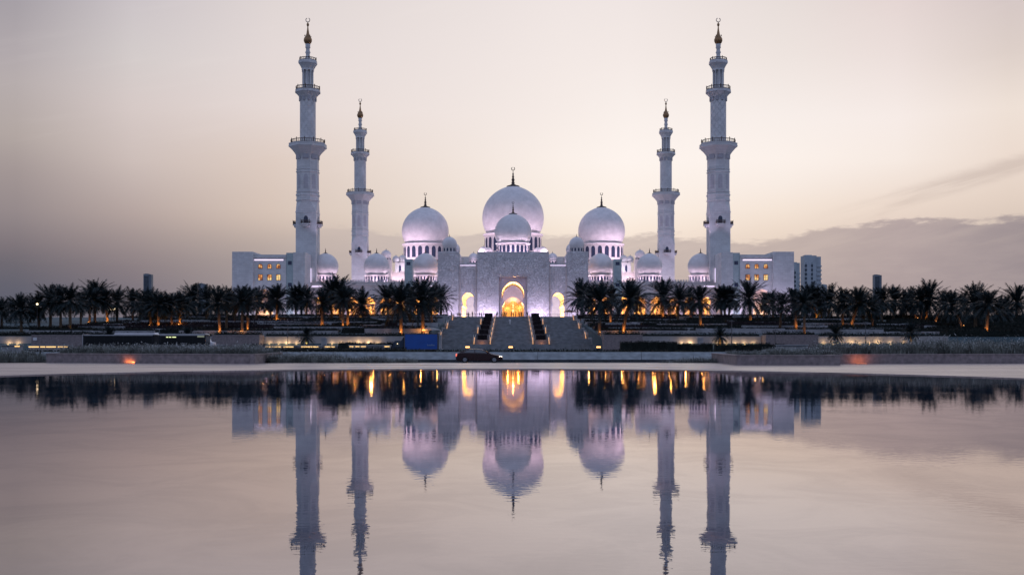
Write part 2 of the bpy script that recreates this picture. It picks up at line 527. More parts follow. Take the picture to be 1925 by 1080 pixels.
class MB:
    def __init__(s):
        s.v, s.f, s.m = [], [], []

    def add(s, vs, fs, mi=0):
        b = len(s.v)
        s.v.extend(vs)
        s.f.extend(tuple(i + b for i in f) for f in fs)
        s.m.extend([mi] * len(fs))
        return s

    def box(s, x0, x1, y0, y1, z0, z1, mi=0):
        vs = [(x, y, z) for z in (z0, z1) for y in (y0, y1) for x in (x0, x1)]
        return s.add(vs, [(0, 2, 3, 1), (4, 5, 7, 6), (0, 1, 5, 4), (2, 6, 7, 3), (0, 4, 6, 2), (1, 3, 7, 5)], mi)

    def bbox(s, x0, x1, y0, y1, z0, z1, c, mi=0):
        """box with a chamfered top rim"""
        a = [(x0, y0), (x1, y0), (x1, y1), (x0, y1)]
        bq = [(x0 + c, y0 + c), (x1 - c, y0 + c), (x1 - c, y1 - c), (x0 + c, y1 - c)]
        vs = [(x, y, z0) for x, y in a] + [(x, y, z1 - c) for x, y in a] + [(x, y, z1) for x, y in bq]
        fs = [(3, 2, 1, 0), (8, 9, 10, 11)]
        for r in (0, 4):
            for i in range(4):
                j = (i + 1) % 4
                fs.append((r + i, r + j, r + 4 + j, r + 4 + i))
        return s.add(vs, fs, mi)

    def lathe(s, prof, seg=24, cx=0, cy=0, rot=0.0, mi=0, cap=True):
        vs, fs = [], []
        for r, z in prof:
            for k in range(seg):
                a = rot + 2 * pi * k / seg
                vs.append((cx + r * cos(a), cy + r * sin(a), z))
        for i in range(len(prof) - 1):
            for k in range(seg):
                k2 = (k + 1) % seg
                fs.append((i * seg + k, i * seg + k2, (i + 1) * seg + k2, (i + 1) * seg + k))
        if cap:
            if prof[0][0] > 1e-4:
                fs.append(tuple(range(seg - 1, -1, -1)))
            if prof[-1][0] > 1e-4:
                b = (len(prof) - 1) * seg
                fs.append(tuple(b + k for k in range(seg)))
        return s.add(vs, fs, mi)

    def tube(s, pts, r0, r1=None, seg=6, mi=0):
        r1 = r0 if r1 is None else r1
        n = len(pts)
        P = [Vector(p) for p in pts]
        vs, fs = [], []
        for i, p in enumerate(P):
            d = (P[min(i + 1, n - 1)] - P[max(i - 1, 0)]).normalized()
            up = Vector((0, 0, 1)) if abs(d.z) < 0.9 else Vector((0, 1, 0))
            a = d.cross(up).normalized()
            b = d.cross(a)
            r = r0 + (r1 - r0) * i / (n - 1)
            for k in range(seg):
                q = p + a * (r * cos(2 * pi * k / seg)) + b * (r * sin(2 * pi * k / seg))
                vs.append(tuple(q))
        for i in range(n - 1):
            for k in range(seg):
                k2 = (k + 1) % seg
                fs.append((i * seg + k, (i + 1) * seg + k, (i + 1) * seg + k2, i * seg + k2))
        fs.append(tuple(range(seg)))
        fs.append(tuple((n - 1) * seg + k for k in range(seg - 1, -1, -1)))
        return s.add(vs, fs, mi)

    def prism(s, polys, y0, y1, mi=0, back=True):
        """polygon(s) in x,z (first outer, then holes) extruded from y0 to y1"""
        flat = [p for q in polys for p in q]
        tris = tessellate_polygon([[Vector((x, z, 0)) for x, z in q] for q in polys])
        n = len(flat)
        vs = [(x, y0, z) for x, z in flat] + [(x, y1, z) for x, z in flat]
        fs = [tuple(t) for t in tris]
        if back:
            fs += [tuple(n + i for i in reversed(t)) for t in tris]
        b = 0
        for q in polys:
            m_ = len(q)
            for i in range(m_):
                j = (i + 1) % m_
                fs.append((b + i, b + j, n + b + j, n + b + i))
            b += m_
        return s.add(vs, fs, mi)

    def loft(s, outline, y0, y1, mi=0):
        n = len(outline)
        vs = [(x, y0, z) for x, z in outline] + [(x, y1, z) for x, z in outline]
        return s.add(vs, [(i, i + 1, n + i + 1, n + i) for i in range(n - 1)], mi)

    def build(s, name, mats, parent=None, smooth=False, world=True):
        me = bpy.data.meshes.new(name)
        off = wloc(parent) if (parent is not None and world) else Vector((0, 0, 0))
        vs = s.v if off.length < 1e-9 else [(x - off.x, y - off.y, z - off.z) for x, y, z in s.v]
        me.from_pydata(vs, [], s.f)
        if not isinstance(mats, (list, tuple)):
            mats = [mats]
        for m in mats:
            me.materials.append(m)
        if len(mats) > 1:
            me.polygons.foreach_set('material_index', s.m)
        if smooth:
            me.polygons.foreach_set('use_smooth', [True] * len(me.polygons))
        me.update()
        import bmesh
        bm = bmesh.new()
        bm.from_mesh(me)
        bmesh.ops.recalc_face_normals(bm, faces=bm.faces)
        bm.to_mesh(me)
        bm.free()
        o = bpy.data.objects.new(name, me)
        COL.objects.link(o)
        if parent is not None:
            o.parent = parent
        return o


def smooth_by_angle(o, ang=40):
    me = o.data
    import bmesh
    bm = bmesh.new()
    bm.from_mesh(me)
    for e in bm.edges:
        e.smooth = len(e.link_faces) == 2 and e.calc_face_angle(0) < radians(ang)
    for f in bm.faces:
        f.smooth = True
    bm.to_mesh(me)
    bm.free()
    return o


def tag(o, label, cat, group=None, kind=None):
    if label:
        o['label'] = label
        kind = kind or 'thing'
    if cat:
        o['category'] = cat
    if group:
        o['group'] = group
    if kind:
        o['kind'] = kind
    return o


def thing(name, loc, label, cat, group=None):
    o = bpy.data.objects.new(name, None)
    o.empty_display_size = 0.5
    o.location = loc
    COL.objects.link(o)
    return tag(o, label, cat, group)


def struct(mb, name, mat, sm=False):
    o = mb.build(name, mat, smooth=sm)
    o['kind'] = 'structure'
    return o


def dup(root, loc=None, label=None, group=None):
    r = root.copy()
    COL.objects.link(r)
    if loc is not None:
        r.location = loc
    if label:
        r['label'] = label
    if group:
        r['group'] = group
    for ch in list(root.children):
        c = ch.copy()
        COL.objects.link(c)
        c.parent = r
        for g in list(ch.children):
            d = g.copy()
            COL.objects.link(d)
            d.parent = c
    return r


_ln = [0]


def lamp(kind, loc, power, color, parent=None, size=0.3, aim=None, angle=60, sy=None, blend=0.5, spread=None):
    ld = bpy.data.lights.new('lamp', kind)
    ld.energy = power
    ld.color = color
    if kind == 'AREA':
        ld.shape = 'RECTANGLE'
        ld.size = size
        ld.size_y = sy or size
        if spread:
            ld.spread = radians(spread)
    else:
        ld.shadow_soft_size = size
    if kind == 'SPOT':
        ld.spot_size = radians(angle)
        ld.spot_blend = blend
    o = bpy.data.objects.new('lamp', ld)
    COL.objects.link(o)
    off = wloc(parent) if parent is not None else Vector((0, 0, 0))
    o.location = Vector(loc) - off
    if aim is not None:
        d = Vector(aim) - Vector(loc)
        o.rotation_euler = d.to_track_quat('-Z', 'Y').to_euler()
    if parent is not None:
        o.parent = parent
    return o


ORD = ['zeroth', 'first', 'second', 'third', 'fourth', 'fifth', 'sixth', 'seventh', 'eighth', 'ninth', 'tenth', 'eleventh', 'twelfth',
       'thirteenth', 'fourteenth', 'fifteenth', 'sixteenth', 'seventeenth', 'eighteenth', 'nineteenth', 'twentieth', 'twenty-first',
       'twenty-second', 'twenty-third', 'twenty-fourth', 'twenty-fifth', 'twenty-sixth']
VIO = (0.88, 0.68, 1.0)
VIOW = (0.88, 0.78, 1.0)
WARM = (1.0, 0.66, 0.28)
ORANGE = (1.0, 0.36, 0.08)


def wx(px, d):
    return (px - CX) * d / F


def wz(py, d):
    return HC + (HY - py) * d / F


PZ = 8.3        # level of the platform the great building stands on

# ------------------------------------------------------------------ ground


def slope(y):
    if y < 226:
        return -0.8
    if y < 228.6:
        return -0.8 + (y - 226) / 2.6 * 2.8
    if y < 330:
        return 2.0 + (y - 228.6) * (6.2 / 101.4)
    return 8.25


SH = 18.6       # half width of the great staircase
xs = [-5000, -1500, -400, -160, -100, -60, -30, -SH - 0.25, -SH - 0.2, SH + 0.2, SH + 0.25, 30, 60, 100, 160, 400, 1500, 5000]
ys = [-400, 0, 40, 77.2, 90, 116, 170, 215, 226, 228.6, 250, 275, 300, 315, 329.9, 331.2, 420, 640, 900, 1400, 6000]
g = MB()
vs = []
for y in ys:
    for x in xs:
        z = slope(y)
        if abs(x) < SH + 0.22 and 226 <= y < 331:
            z = -0.8
        if y >= 900:
            z = 8.25 - min(6.0, (y - 640) * 0.012)
        if y <= 77.3:
            z = -1.1
        vs.append((x, y, z))
nx = len(xs)
g.add(vs, [(j * nx + i, j * nx + i + 1, (j + 1) * nx + i + 1, (j + 1) * nx + i) for j in range(len(ys) - 1) for i in range(nx - 1)])
struct(g, 'ground', M['lawn'])
struct(MB().box(-330, 330, 331.3, 640, 8.0, PZ), 'platform', M['platform'])

# round reflecting pool and its plaza
PC, PR = (-2.0, 34.3), 28.5
ring = [(PC[0] + PR * cos(2 * pi * k / 180), PC[1] + PR * sin(2 * pi * k / 180)) for k in range(180)]
pl = MB()
pl.add([(PC[0], PC[1], 0.0)] + [(x, y, 0.0) for x, y in ring], [(0, i + 1, (i + 1) % 180 + 1) for i in range(180)])
struct(pl, 'water', M['water'])
o = MB()
outer = [(-75, -25), (75, -25), (75, 77.3), (-75, 77.3)]
flat = outer + ring
tr = tessellate_polygon([[Vector((x, y, 0)) for x, y in outer], [Vector((x, y, 0)) for x, y in ring]])
o.add([(x, y, 0.045) for x, y in flat], [tuple(t) for t in tr])
o.add([(x, y, 0.045) for x, y in ring] + [(x, y, -0.25) for x, y in ring], [(i, (i + 1) % 180, 180 + (i + 1) % 180, 180 + i) for i in range(180)])
o.add([(x, y, z) for z in (0.045, -1.2) for x, y in outer], [(i, (i + 1) % 4, 4 + (i + 1) % 4, 4 + i) for i in range(4)])
struct(o, 'plaza_pavement', M['paving'])
struct(MB().box(-400, 400, 92, 111.2, -0.79, -0.65), 'road', M['asphalt'])
rd = MB()
for k in range(-40, 40):
    rd.box(k * 6, k * 6 + 2.4, 101.6, 101.75, -0.648, -0.645)
struct(rd, 'lane_markings', M['white'])
struct(MB().box(-400, 400, 142, 196, -0.799, -0.77), 'rear_road', M['asphalt'])

# ------------------------------------------------------------------ domes, finials


def dome_profile(R, zc, zb, n=20, tip=0.05):
    a0 = -math.asin(min(0.95, (zc - zb) / R))
    pr = []
    for i in range(n + 1):
        t = a0 + (pi / 2 - a0) * i / n
        r, z = R * cos(t), zc + R * sin(t)
        f = max(0.0, (t - 0.9) / (pi / 2 - 0.9))
        z += R * tip * f * f
        pr.append((max(r, 0.0), z))
    return pr


def finial(parent, cx, cy, z0, h, cres=True, name='finial'):
    m = MB()
    r = h * 0.10
    pr = [(r * 3.6, z0 - h * 0.06), (r * 3.4, z0 - h * 0.02), (r * 1.6, z0 + h * 0.03), (r * 0.7, z0 + h * 0.10), (r * 0.95, z0 + h * 0.16), (r * 0.55, z0 + h * 0.22),
          (r * 0.85, z0 + h * 0.29), (r * 0.85, z0 + h * 0.32), (r * 0.42, z0 + h * 0.40), (r * 0.62, z0 + h * 0.47), (r * 0.32, z0 + h * 0.55),
          (r * 0.45, z0 + h * 0.62), (r * 0.2, z0 + h * 0.68), (r * 0.12, z0 + h * 0.78), (0.0, z0 + h * 0.82)]
    m.lathe(pr, 10, cx, cy)
    if cres:
        R = h * 0.085
        pts = []
        for k in range(13):
            a = radians(90 + 28) + radians(304) * k / 12
            pts.append((cx + R * cos(a), cy, z0 + h * 0.90 + R * sin(a)))
        m.tube(pts, R * 0.24, R * 0.24, 5)
    return m.build(name, M['bronze'], parent, True)


def arch_panel(m, cx, cy, R, ang, w, z0, z1, proud=0.04, thick=0.12, mi=0):
    """pointed window panel wrapped on a drum of radius R"""
    n = 6
    zs = z1 - w * 0.75
    pts = [(-w / 2, z0)] + [(-w / 2 * cos(pi / 2 * i / n) ** 0.8 if i < n else 0.0, zs + (z1 - zs) * sin(pi / 2 * i / n)) for i in range(n + 1)]
    pts += [(-x, z) for x, z in reversed(pts[:-1])]
    c, s_ = cos(ang), sin(ang)
    tx, ty = -s_, c
    k = len(pts)
    vs = []
    for rr in (R + proud, R - thick):
        for x, z in pts:
            vs.append((cx + c * rr + tx * x, cy + s_ * rr + ty * x, z))
    fs = [tuple(range(k))] + [(i, (i + 1) % k, k + (i + 1) % k, k + i) for i in range(k)]
    m.add(vs, fs, mi)


def dome(parent, cx, cy, R, zc, zb, drum_r, z_drum0, nwin, fin_h, win=(0.5, 0.15, 0.85), seg=48, cres=True, split=False, label=None):
    """onion dome: shell with ring (part) > drum, finial, windows (sub-parts)"""
    m = MB()
    rb = R * cos(math.asin(min(0.95, (zc - zb) / R)))
    pr = dome_profile(R, zc, zb, 24 if seg > 30 else 14)
    zt = pr[-1][1]
    h = zb - z_drum0
    pr = [(drum_r * 1.02, zb - h * 0.10), (drum_r * 1.06, zb - h * 0.07), (drum_r * 1.06, zb - h * 0.02), (rb * 0.99, zb - h * 0.01)] + pr
    m.lathe(pr, seg, cx, cy)
    d = m.build('dome', M['dome'], parent)
    smooth_by_angle(d, 35)
    if label:
        d['label'] = label
    dm = MB()
    dm.lathe([(drum_r * 1.07, z_drum0), (drum_r * 1.07, z_drum0 + h * 0.08), (drum_r, z_drum0 + h * 0.10), (drum_r, zb - h * 0.12), (drum_r * 1.02, zb - h * 0.099)], seg, cx, cy)
    dr = dm.build('drum', M['wash'], d)
    smooth_by_angle(dr, 35)
    w = 2 * pi * drum_r / nwin * win[0]
    z0, z1 = z_drum0 + h * win[1], z_drum0 + h * win[2]
    if split:
        for k in range(nwin):
            wm = MB()
            arch_panel(wm, cx, cy, drum_r, 2 * pi * (k + 0.5) / nwin, w, z0, z1)
            wm.build('window', M['wdark'], d)
    else:
        wm = MB()
        for k in range(nwin):
            arch_panel(wm, cx, cy, drum_r, 2 * pi * (k + 0.5) / nwin, w, z0, z1)
        wm.build('window_band', M['wdark'], d)
    if fin_h > 0:
        finial(d, cx, cy, zt, fin_h, cres)
    return d


def dome_wash(cx, cy, r, z, p, parent=None, angs=(-150, -90, -30), col=(1.0, 0.74, 0.96), size=0.4):
    for a in angs:
        lamp('SPOT', (cx + r * cos(radians(a)), cy + r * sin(radians(a)), z), p * 2.2, col, parent, size, (cx, cy, z + r * 0.28), 125, blend=0.5)


def crenels(m, x0, x1, y0, y1, z, h, step):
    n = max(2, int(round((x1 - x0) / step)))
    st = (x1 - x0) / n
    m.box(x0, x1, y0, y1, z, z + h * 0.3)
    for k in range(n):
        a = x0 + st * (k + 0.5)
        w = st * 0.34
        m.prism([[(a - w, z + h * 0.3), (a + w, z + h * 0.3), (a + w * 0.8, z + h * 0.62), (a + w * 1.0, z + h * 0.74), (a, z + h), (a - w * 1.0, z + h * 0.74), (a - w * 0.8, z + h * 0.62)]], y0 + 0.05, y1 - 0.05)


def keyhole(cx, zbase, hw, zleg, pw, zp, r, zc, rz, n=18):
    """outline from left foot over the horseshoe arch to the right foot"""
    rzl = (zc - zp) / max(0.15, sqrt(max(0.02, 1 - (pw / r) ** 2)))
    a0 = math.asin(max(-1, -(zc - zp) / rzl))
    pts = [(-hw, zbase), (-hw, zleg)]
    for i in range(n + 1):
        t = (pi - a0) + (a0 - (pi - a0)) * i / n
        x, s_ = r * cos(t), sin(t)
        z = zc + (rz if s_ > 0 else rzl) * s_
        if s_ > 0:
            z += rz * 0.07 * s_ ** 6
        pts.append((x, z))
    pts += [(hw, zleg), (hw, zbase)]
    return [(cx + x, z) for x, z in pts]


def wall_with_notches(x0, x1, z0, z1, outs):
    p = [(x0, z1), (x0, z0)]
    for q in sorted(outs, key=lambda q: q[0][0]):
        p += q
    p += [(x1, z0), (x1, z1)]
    return p


# ------------------------------------------------------------------ gatehouse
gate = thing('gatehouse', (0, 345, PZ), 'white marble gatehouse with tall golden portal, two side arches and dome above the staircase', 'gatehouse')
Y0, Y1 = 345.0, 376.0
CB, RB, TW = 11.65, 17.65, 24.4
ZT, ZR, ZC = 29.85, 26.3, 29.75
for s_ in (-1, 1):
    a, b = sorted((s_ * RB, s_ * TW))
    MB().bbox(a, b, Y0, Y1, PZ, ZT, 0.12).build('corner_tower', M['carved'], gate)
portal = keyhole(0, PZ, 3.55, 12.0, 2.76, 13.5, 3.62, 16.0, 3.85, 26)
side = {s_: keyhole(s_ * 14.65, PZ, 2.0, 12.0, 1.62, 12.5, 1.95, 14.5, 2.0, 20) for s_ in (-1, 1)}
cw = MB()
cw.prism([wall_with_notches(-CB, CB, PZ, ZC, [[(-4.6, PZ), (-4.6, 21.7), (4.6, 21.7), (4.6, PZ)]])], Y0 - 0.25, Y0 + 0.7)
cw.box(-6.0, 6.0, Y0 - 0.45, Y0 - 0.252, 22.4, 29.2)
cw.box(-4.9, 4.9, Y0 - 0.55, Y0 - 0.452, 24.6, 27.2)
cw.build('front_wall', M['carved'], gate)
fr = MB()
fr.prism([wall_with_notches(-4.9, 4.9, PZ, 22.0, [portal])], Y0 + 0.702, Y0 + 1.4)
fr.build('portal_frame', marble('portal_marble', relief=0.05, rscale=1.4, col=(0.64, 0.56, 0.60)), gate)
for s_ in (-1, 1):
    a, b = sorted((s_ * CB, s_ * RB))
    w = MB()
    w.prism([wall_with_notches(a, b, PZ, ZR, [side[s_]])], Y0 + 1.0, Y0 + 1.8)
    w.box(a, b, Y0 + 0.75, Y0 + 0.998, 25.6, 26.3)
    sw = w.build('side_wall', M['carved'], gate)
    st = MB().box(a + 0.4, b - 0.5, Y0 + 0.86, Y0 + 0.98, 25.36, 25.56).build('cornice_light', M['violet'], sw)
    fm = MB()
    for e in (-1, 1):
        xx = s_ * 14.65 + e * 2.62
        fm.box(xx - 0.22, xx + 0.22, Y0 + 0.78, Y0 + 0.998, PZ, 25.2)
    fm.build('pilaster', M['wash'], sw)
bodyb = MB()
bodyb.box(-CB, -3.9, Y0 + 1.402, Y1 - 0.9, 22.5, ZC - 0.3).box(3.9, CB, Y0 + 1.402, Y1 - 0.9, 22.5, ZC - 0.3)
bodyb.box(-3.9, 3.9, Y0 + 1.402, Y1 - 0.9, 24.0, ZC - 0.3)
for s_ in (-1, 1):
    a, b = sorted((s_ * CB, s_ * RB))
    bodyb.box(a, b, Y0 + 1.802, Y1 - 0.9, 20.0, ZR - 0.2)
bodyb.prism([wall_with_notches(-RB, -CB - 0.01, PZ, ZR, [side[-1]])], Y1 - 0.8, Y1)
bodyb.prism([wall_with_notches(CB + 0.01, RB, PZ, ZR, [side[1]])], Y1 - 0.8, Y1)
bodyb.build('rear_block', M['marble'], gate)
tn = MB()
tn.loft(portal, Y0 + 1.2, Y1)
tun = tn.build('portal_passage', M['wash'], gate)
for s_ in (-1, 1):
    tn = MB()
    tn.loft(side[s_], Y0 + 1.6, Y1 - 0.4)
    ps = tn.build('side_passage', M['wash'], gate)
    lamp('AREA', (s_ * 14.65, Y0 + 9, PZ + 0.1), 4200, (1.0, 0.52, 0.16), gate, 3.0, (s_ * 14.65, Y0 + 9.001, PZ + 9), sy=13.0)
    lamp('AREA', (s_ * 14.65, Y0 + 23, PZ + 0.1), 4200, (1.0, 0.52, 0.16), gate, 3.0, (s_ * 14.65, Y0 + 23.001, PZ + 9), sy=13.0)
# rear tympanum with the lower arch and the gilded door behind it
low = [(-3.5, PZ), (-3.5, 12.9), (-2.95, 14.1)]
for i in range(1, 12):
    t = pi * i / 12
    low.append((-2.95 * cos(t), 14.1 + 2.0 * sin(t) + 0.28 * sin(t) ** 8))
low += [(2.95, 14.1), (3.5, 12.9), (3.5, PZ)]
ty = MB()
ty.prism([wall_with_notches(-CB + 0.01, CB - 0.01, PZ, ZC - 0.4, [low])], Y1 + 0.002, Y1 + 0.5)
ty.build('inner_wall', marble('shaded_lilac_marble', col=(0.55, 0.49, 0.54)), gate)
dw = MB().box(-4.2, 4.2, Y1 + 2.2, Y1 + 2.5, PZ, 17.2)
dw.box(-4.2, -3.9, Y1 + 0.502, Y1 + 2.198, PZ, 17.2).box(3.9, 4.2, Y1 + 0.502, Y1 + 2.198, PZ, 17.2).box(-3.9, 3.9, Y1 + 0.502, Y1 + 2.198, 16.9, 17.2)
dw.build('door_niche', M['wash'], gate)
dk = keyhole(0, PZ, 2.35, 10.2, 1.75, 10.6, 2.25, 12.2, 2.6, 24)
dm = MB()
dm.prism([dk], Y1 + 2.05, Y1 + 2.19)
dm.build('gilded_door', M['door'], gate)
for s_ in (-1.9, 1.9):
    lamp('POINT', (s_, Y1 + 1.2, 12.3), 300, (1.0, 0.38, 0.07), gate, 0.3)
lamp('POINT', (0, Y1 + 1.2, 15.2), 220, (1.0, 0.45, 0.11), gate, 0.3)
lamp('AREA', (0, Y0 + 5.5, PZ + 0.1), 7000, (1.0, 0.50, 0.15), gate, 5.0, (0, Y0 + 5.501, PZ + 9), sy=7.0, spread=95)
lamp('SPOT', (0, Y1 - 9, PZ + 0.2), 6500, (0.86, 0.78, 1.0), gate, 0.4, (0, Y1, 18.5), 50)  # added violet spot, lifts the tympanum out of the warm spill
# domes on the gatehouse
gk = 372.0
dome(gate, 0, gk, 6.45, wz(437.5, gk), wz(457, gk), 5.75, ZC - 0.3, 22, 4.2, (0.62, 0.2, 0.82), split=True, label='largest dome of the gatehouse')
for s_ in (-1, 1):
    for yy in (Y0 + 5, Y0 + 26):
        dome(gate, s_ * 20.9, yy, 2.45, ZT + 2.75, ZT + 1.75, 2.2, ZT - 0.05, 12, 1.2, (0.5, 0.25, 0.85), 28, False)
    dome(gate, s_ * 13.6, Y0 + 22, 1.7, ZR + 3.1, ZR + 2.2, 1.55, ZR - 0.25, 10, 0.9, (0.5, 0.5, 0.86), 24, False)
# violet floodlights at the foot of the walls
for a, b, p in ((-TW, -RB, 330), (-CB, -4.9, 430), (4.9, CB, 430), (RB, TW, 330)):
    lamp('AREA', ((a + b) / 2, Y0 - 3.4, PZ + 0.15), p * 1.6, VIO, gate, b - a - 0.6, ((a + b) / 2, Y0 + 0.1, PZ + 6.5), sy=0.25)
for s_ in (-1, 1):
    lamp('AREA', (s_ * 14.65, Y0 - 0.7, PZ + 0.15), 90, VIO, gate, 5.0, (s_ * 14.65, Y0 + 1.2, PZ + 7.0), sy=0.25)
    lamp('AREA', (s_ * 14.65, Y0 + 12, ZR + 0.3), 160, VIO, gate, 5.0, (s_ * 14.65, Y0 + 30, ZR + 5.0), sy=1.0)
dome_wash(0, gk, 9.0, ZC + 0.4, 900, gate)
for s_ in (-1, 1):
    dome_wash(s_ * 20.9, Y0 + 26, 3.2, ZT + 0.3, 60, gate, (-90,))
    dome_wash(s_ * 13.6, Y0 + 22, 2.6, ZR + 0.3, 60, gate, (-90,))

ch = thing('chandelier', (0, Y1 + 1.0, 13.4), 'gold glowing chandelier hanging in front of the gilded door inside the portal', 'chandelier')
m = MB().tube([(0, Y1 + 1.0, 16.9), (0, Y1 + 1.0, 14.4)], 0.03)
m.build('chain', M['gold'], ch)
m = MB()
for z, r in ((14.2, 0.18), (13.5, 0.34), (12.7, 0.26), (11.6, 0.42), (11.0, 0.3)):
    m.lathe([(0, z - r), (r * 0.8, z - r * 0.5), (r, z), (r * 0.6, z + r * 0.7), (0, z + r)], 10, 0, Y1 + 1.0)
m.tube([(0, Y1 + 1.0, 14.4), (0, Y1 + 1.0, 10.8)], 0.05)
m.build('glass_tiers', M['tiers'], ch, True)

# ------------------------------------------------------------------ arcades either side of the gate


def arcade(sgn):
    nm = 'left' if sgn < 0 else 'right'
    d0 = 376.0
    k = d0 / F
    xi, xo = 24.42, 71.3
    zt = wz(531, d0)
    root = thing('arcade', (sgn * 48, d0, PZ), 'long white arcade with lit arches and small domes %s of the gatehouse' % nm, 'arcade', 'domed arcades beside the gatehouse')
    X = lambda v: sgn * v
    # front wall with arches
    n = 8
    pitch = (xo - xi) / n
    outs = []
    for i in range(n):
        c = xi + pitch * (i + 0.5)
        outs.append(keyhole(X(c), PZ, 2.05, 11.8, 1.65, 12.2, 2.1, 14.0, 2.1, 16))
    a, b = sorted((X(xi), X(xo)))
    w = MB()
    w.prism([wall_with_notches(a, b, PZ, zt, outs)], d0, d0 + 1.1)
    w.box(a, b, d0 - 0.3, d0 - 0.002, zt - 1.0, zt - 0.55)
    w.build('front_wall', M['wash'], root)
    for q0, q1 in ((573, 606), (808, 822)):
        xa, xb = abs(wx(q0, d0)), abs(wx(q1, d0))
        xa, xb = sorted((X(min(xa, xo)), X(max(xb, xi))))
        MB().box(xa, xb, d0 - 0.34, d0 - 0.304, zt - 1.5, zt - 1.1).build('cornice_light', M['violet'], root)
    pp = MB()
    crenels(pp, a, b, d0 - 0.1, d0 + 0.3, zt, 1.15, 0.95)
    pp.build('parapet', M['wash'], root)
    rf = MB().box(a, b, d0 + 1.102, d0 + 14, zt - 0.6, zt - 0.1)
    rf.build('roof', M['marble'], root)
    bk = MB().box(a, b, d0 + 13.2, d0 + 13.98, PZ, zt - 0.602)
    bk.build('rear_wall', M['wash'], root)
    cl = MB()
    for i in range(n * 4):
        c = xi + (xo - xi) * (i + 0.5) / (n * 4)
        for yy in (d0 + 2.6, d0 + 7.5):
            cl.lathe([(0.5, PZ), (0.5, PZ + 0.4), (0.28, PZ + 0.6), (0.25, 12.6), (0.42, 13.0), (0.5, 13.4)], 10, X(c), yy)
    for yy in (d0 + 2.6, d0 + 7.5):
        cl.box(a, b, yy - 0.5, yy + 0.5, 13.4, 14.1)
    cl.build('colonnade', M['wash'], root)
    for i in range(n):
        c = xi + pitch * (i + 0.5)
        lamp('POINT', (X(c), d0 + 4.8, 14.9), 1400, (1.0, 0.40, 0.08), root, 0.5)
        lamp('POINT', (X(c), d0 + 10.5, 12.0), 1600, (1.0, 0.42, 0.09), root, 0.5)
    # small domes on the roof
    for px in (612, 708, 800):
        dd = d0 + 7.0
        c = abs(wx(px, dd))
        dome(root, X(c), dd, 4.6, wz(500.5, dd), wz(517, dd), 4.2, zt - 0.15, 22, 2.3, (0.5, 0.22, 0.82), 36, False)
        dome_wash(X(c), dd, 6.6, zt + 0.5, 330, root, (-155, -90, -25))
    # marble pier standing on the front, its greenish shade put into the colour
    dd = d0 - 1.2
    xa, xb = abs(wx(775.5, dd)), abs(wx(760.5, dd))
    p0, p1 = sorted((X(xa), X(xb)))
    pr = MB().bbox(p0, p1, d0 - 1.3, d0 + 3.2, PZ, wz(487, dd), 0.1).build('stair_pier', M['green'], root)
    q = MB()
    for zz in (wz(492, dd), wz(532, dd)):
        q.box((p0 + p1) / 2 - 0.7, (p0 + p1) / 2 + 0.7, d0 - 1.36, d0 - 1.302, zz - 1.2, zz)
    q.build('vent_grille', M['wdark'], pr)
    lamp('AREA', (X(62), d0 - 3.0, PZ + 0.2), 500, VIO, root, 14.0, (X(62), d0, PZ + 9), sy=0.3)
    lamp('AREA', (X(30), d0 - 3.0, PZ + 0.2), 250, VIO, root, 9.0, (X(30), d0, PZ + 9), sy=0.3)
    return root


arcade(-1)
arcade(1)

# ------------------------------------------------------------------ wings at both ends


